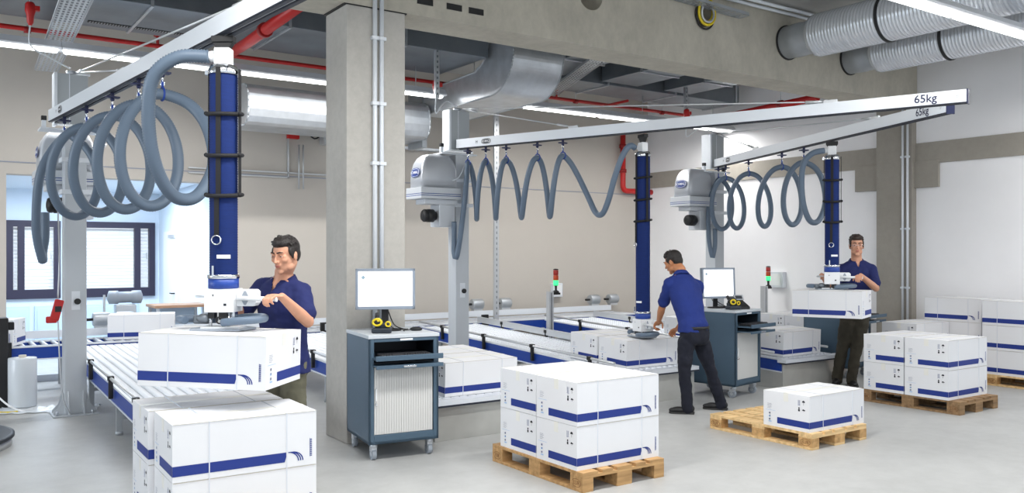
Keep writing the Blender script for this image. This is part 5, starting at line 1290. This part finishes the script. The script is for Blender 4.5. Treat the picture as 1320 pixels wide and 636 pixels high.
    ss = so.modifiers.new('sol', 'SOLIDIFY'); ss.thickness = 0.003
    m = MB(); up_ = (nk - ch).normalized(); ux = lat; fy = up_.cross(ux) * (1 if up_.cross(ux).dot(f) > 0 else -1)
    ring_o = []; 
    for k in range(26):
        a = -PI/2 + R(30) + (2*PI - R(60)) * k / 25; a = a + PI  # gap at the front
        c, s_ = math.cos(a - PI/2 + PI/2), math.sin(a - PI/2 + PI/2)
        ring_o.append((ux * c, fy * s_))
    rr = []
    def cp(k, r, z, drop=0): u_, v_ = ring_o[k]; return nk + (u_ * r + v_ * r * .92) + up_ * z - Vector((0, 0, drop))
    gap = [k for k in range(26)]
    dr_ = lambda k: .062 * (abs(k - 12.5) / 12.5) ** 4
    rows = [[cp(k, .078*S, -.045, dr_(k)) for k in gap], [cp(k, .072*S, .006, dr_(k)) for k in gap], [cp(k, .078*S, .006, dr_(k)) for k in gap], [cp(k, .104*S, -.040, dr_(k) * 1.25) for k in gap]]
    o0 = len(m.v)
    for r_ in rows: m.v += [tuple(p) for p in r_]
    for a in range(3):
        for k in range(25): m.face((o0 + a*26 + k, o0 + a*26 + k + 1, o0 + (a+1)*26 + k + 1, o0 + (a+1)*26 + k), 0, True)
    oc = m.build('collar', polo, t); sm_ = oc.modifiers.new('sol', 'SOLIDIFY'); sm_.thickness = 0.004
    # trousers
    m = MB(); 
    loft(m, [pv + Vector((0, 0, .06)), pv, pv - Vector((0, 0, .08)), pv - Vector((0, 0, .12))], lf, [(.160*S, .112*S), (.172*S, .125*S), (.17*S, .122*S), (.12*S, .10*S)])
    for sd_ in ('L', 'R'):
        an = J['an'+sd_]; kn = J['kn'+sd_]; hp = J['hip'+sd_]
        limb(m, [hp - Vector((0, 0, .02)), hp.lerp(kn, .5), kn, kn.lerp(an, .5), an + Vector((0, 0, .01)), an - Vector((0, 0, .035))], [.096*S, .088*S, .070*S, .066*S, .062*S, .062*S], n=18)
    bake(m, 'trousers', pants, t, 0.010, 4, 0.030, 0.10)
    loft2 = MB(); loft(loft2, [pv + Vector((0, 0, .045)), pv + Vector((0, 0, .078))], lf, [(.166*S, .118*S), (.166*S, .118*S)]); loft2.build('belt', 'black', t)
    for sd_ in ('L', 'R'):
        toe = J['toe'+sd_]; toe = Vector((toe.x, toe.y, 0)).normalized() if toe.length > 0 else f
        toe = Vector(toe); an = J['an'+sd_]; g = Vector((an.x, an.y, -B.z)); sdv = Vector((0, 0, 1)).cross(toe)
        rot = Matrix((sdv, toe, Vector((0, 0, 1)))).transposed()
        m = MB(); m.ball(g + Vector((0, 0, .055)) - toe * .02, (.042*S, .060*S, .050*S), rot=rot); m.ball(g + toe * .09 + Vector((0, 0, .040)), (.045*S, .085*S, .036*S), rot=rot); m.ball(g + toe * .150 + Vector((0, 0, .034)), (.040*S, .05*S, .028*S), rot=rot); m.cyl(g + Vector((0, 0, .05)), g + Vector((0, 0, .11)), .045*S, n=16)
        bake(m, 'shoe', 'shoe', t, 0.007, 2)
        m = MB(); pts = [(-.038, -.07), (.038, -.07), (.043, .0), (.049, .10), (.040, .17), (.015, .20), (-.015, .20), (-.040, .17), (-.049, .10), (-.043, 0)]
        Mx = rot.to_4x4(); Mx.translation = g + toe * -.005; m.prism([(a*S, b_*S) for a, b_ in pts], 0.0, 0.020, Mx); m.build('sole', 'sole', t)
    return t
def cd(x, d, z=0): return Vector((x * CT + d * ST, -x * ST + d * CT, z))  # direction in camera-aligned axes
def TL(L, rz, a, b, z): return Vector((L[0] + a * math.cos(rz) - b * math.sin(rz), L[1] + a * math.sin(rz) + b * math.cos(rz), z))
def legs(J, feet, kz=.49, push=(0, 0)):
    for s, (X, D) in feet.items():
        a = cd(X, D, .085); J['an' + s] = a; k = (J['hip' + s] + a) / 2; J['kn' + s] = Vector((k.x, k.y, kz)) + cd(*push)
# first worker: turned to the near lifter, looking down at it
zb = 1.535 - 0.18 + 0.085; g1 = TL(L1, -TH, 0.315, -0.05, zb); g1r = TL(L1, -TH, -0.10, 0.165, zb)
dL = cd(-.50, -.80, .10).normalized(); dR = cd(-.15, -.95, .05).normalized()
J = dict(head=px(368, 329, 5.86), neck=px(366, 355, 5.93), chest=px(364, 394, 5.95), pelvis=px(368, 466, 6.05), hem=px(368, 474, 6.05),
         shL=px(388, 376, 5.88), shR=px(338, 371, 6.04), elL=px(397, 415, 5.74), elR=px(310, 404, 6.0), wrL=g1 - dL * .085 + Vector((0, 0, .016)), wrR=g1r - dR * .085 + Vector((0, 0, .022)),
         hipL=px(378, 482, 6.03), hipR=px(358, 482, 6.10), hdL=dL, hdR=dR, pnL=(0, 0, -1), pnR=(0, 0, -1), thL=cd(-1, 0), thR=cd(1, 0), toeL=cd(-.3, -1), toeR=cd(-.6, -1), curl=(50, 70, 50))
legs(J, {'L': (-1.74, 6.08), 'R': (-1.97, 6.20)})
person('dark haired worker in navy polo shirt guiding the nearest lifted carton, eyes down', (2.08, 5.98, 0), J, cd(-.30, -.95), cd(-.36, -.90, -.22), 1.0, 'skin', 'hair', 'polo', 'khaki', 1, hs=1.0)
# second worker: seen from behind, bending over the conveyor
R2 = -TH - 1.1
zb = 0.985 - 0.18 + 0.085; g2 = TL(L2, R2, 0.355, -0.05, zb); g2r = px(873, 424, 10.0)
dL = cd(-.20, .75, -.55).normalized(); dR = cd(-.4, .8, -.4).normalized()
J = dict(head=px(868, 338, 9.66), neck=px(877, 351, 9.58), chest=px(885, 384, 9.50), pelvis=px(896, 430, 9.38), hem=px(894, 424, 9.39),
         shL=px(863, 366, 9.50), shR=px(900, 369, 9.66), elL=px(853, 398, 9.66), elR=px(889, 404, 9.78), wrL=g2 - dL * .085 + Vector((0, 0, .02)), wrR=g2r,
         hipL=px(885, 440, 9.34), hipR=px(905, 440, 9.46), hdL=dL, hdR=dR, pnL=(0, 0, -1), pnR=cd(-.3, .2, -1), thL=cd(1, .2), thR=cd(-1, .2), toeL=cd(-1, .25), toeR=cd(-1, .35), curl=(45, 65, 50))
legs(J, {'L': ((886 - 700) / FPX * 9.28, 9.28), 'R': ((929 - 700) / FPX * 9.52, 9.52)}, push=(-.03, -.0))
person('bending worker seen from behind in blue polo shirt and dark jeans', (6.85, 6.72, 0), J, cd(-.50, .85), cd(-.72, .55, -.42), 1.0, 'skin_tan', 'hair', 'polo_bright', 'jeans', 2)
# third worker: faces the camera over the hanging carton
R3 = -TH - 0.3
zb = 1.53 - 0.18 + 0.085; g3 = TL(L3, R3, 0.31, -0.05, zb); g3r = TL(L3, R3, -0.10, 0.165, zb)
dL = cd(-.50, -.80, -.05).normalized(); dR = cd(-.10, -.95, .05).normalized()
J = dict(head=px(1104, 317, 11.02), neck=px(1104, 334, 11.08), chest=px(1104, 362, 11.1), pelvis=px(1102, 403, 11.15), hem=px(1102, 400, 11.15),
         shL=px(1123, 347, 11.05), shR=px(1086, 347, 11.08), elL=px(1129, 372, 10.88), elR=px(1072, 372, 11.0), wrL=g3 - dL * .085 + Vector((0, 0, .016)), wrR=g3r - dR * .085 + Vector((0, 0, .022)),
         hipL=px(1110, 412, 11.12), hipR=px(1094, 412, 11.15), hdL=dL, hdR=dR, pnL=(0, 0, -1), pnR=(0, 0, -1), thL=cd(-1, 0), thR=cd(1, 0), toeL=cd(-.1, -1), toeR=cd(-.5, -1), curl=(50, 70, 50))
legs(J, {'L': ((1098 - 700) / FPX * 11.3, 11.3), 'R': ((1079 - 700) / FPX * 11.45, 11.45)}, kz=.50)
person('worker with glasses in navy polo shirt facing the camera at the right', (9.80, 6.80, 0), J, cd(-.12, -1), cd(-.22, -.97, -.06), 1.08, 'skin', 'hair_brown', 'polo', 'olive_dark', 3, glasses=True, hs=1.08)
for o in list(sc.objects):
    if o.type == 'MESH' and o.parent is None and 'label' not in o and 'kind' not in o: o['kind'] = 'structure'
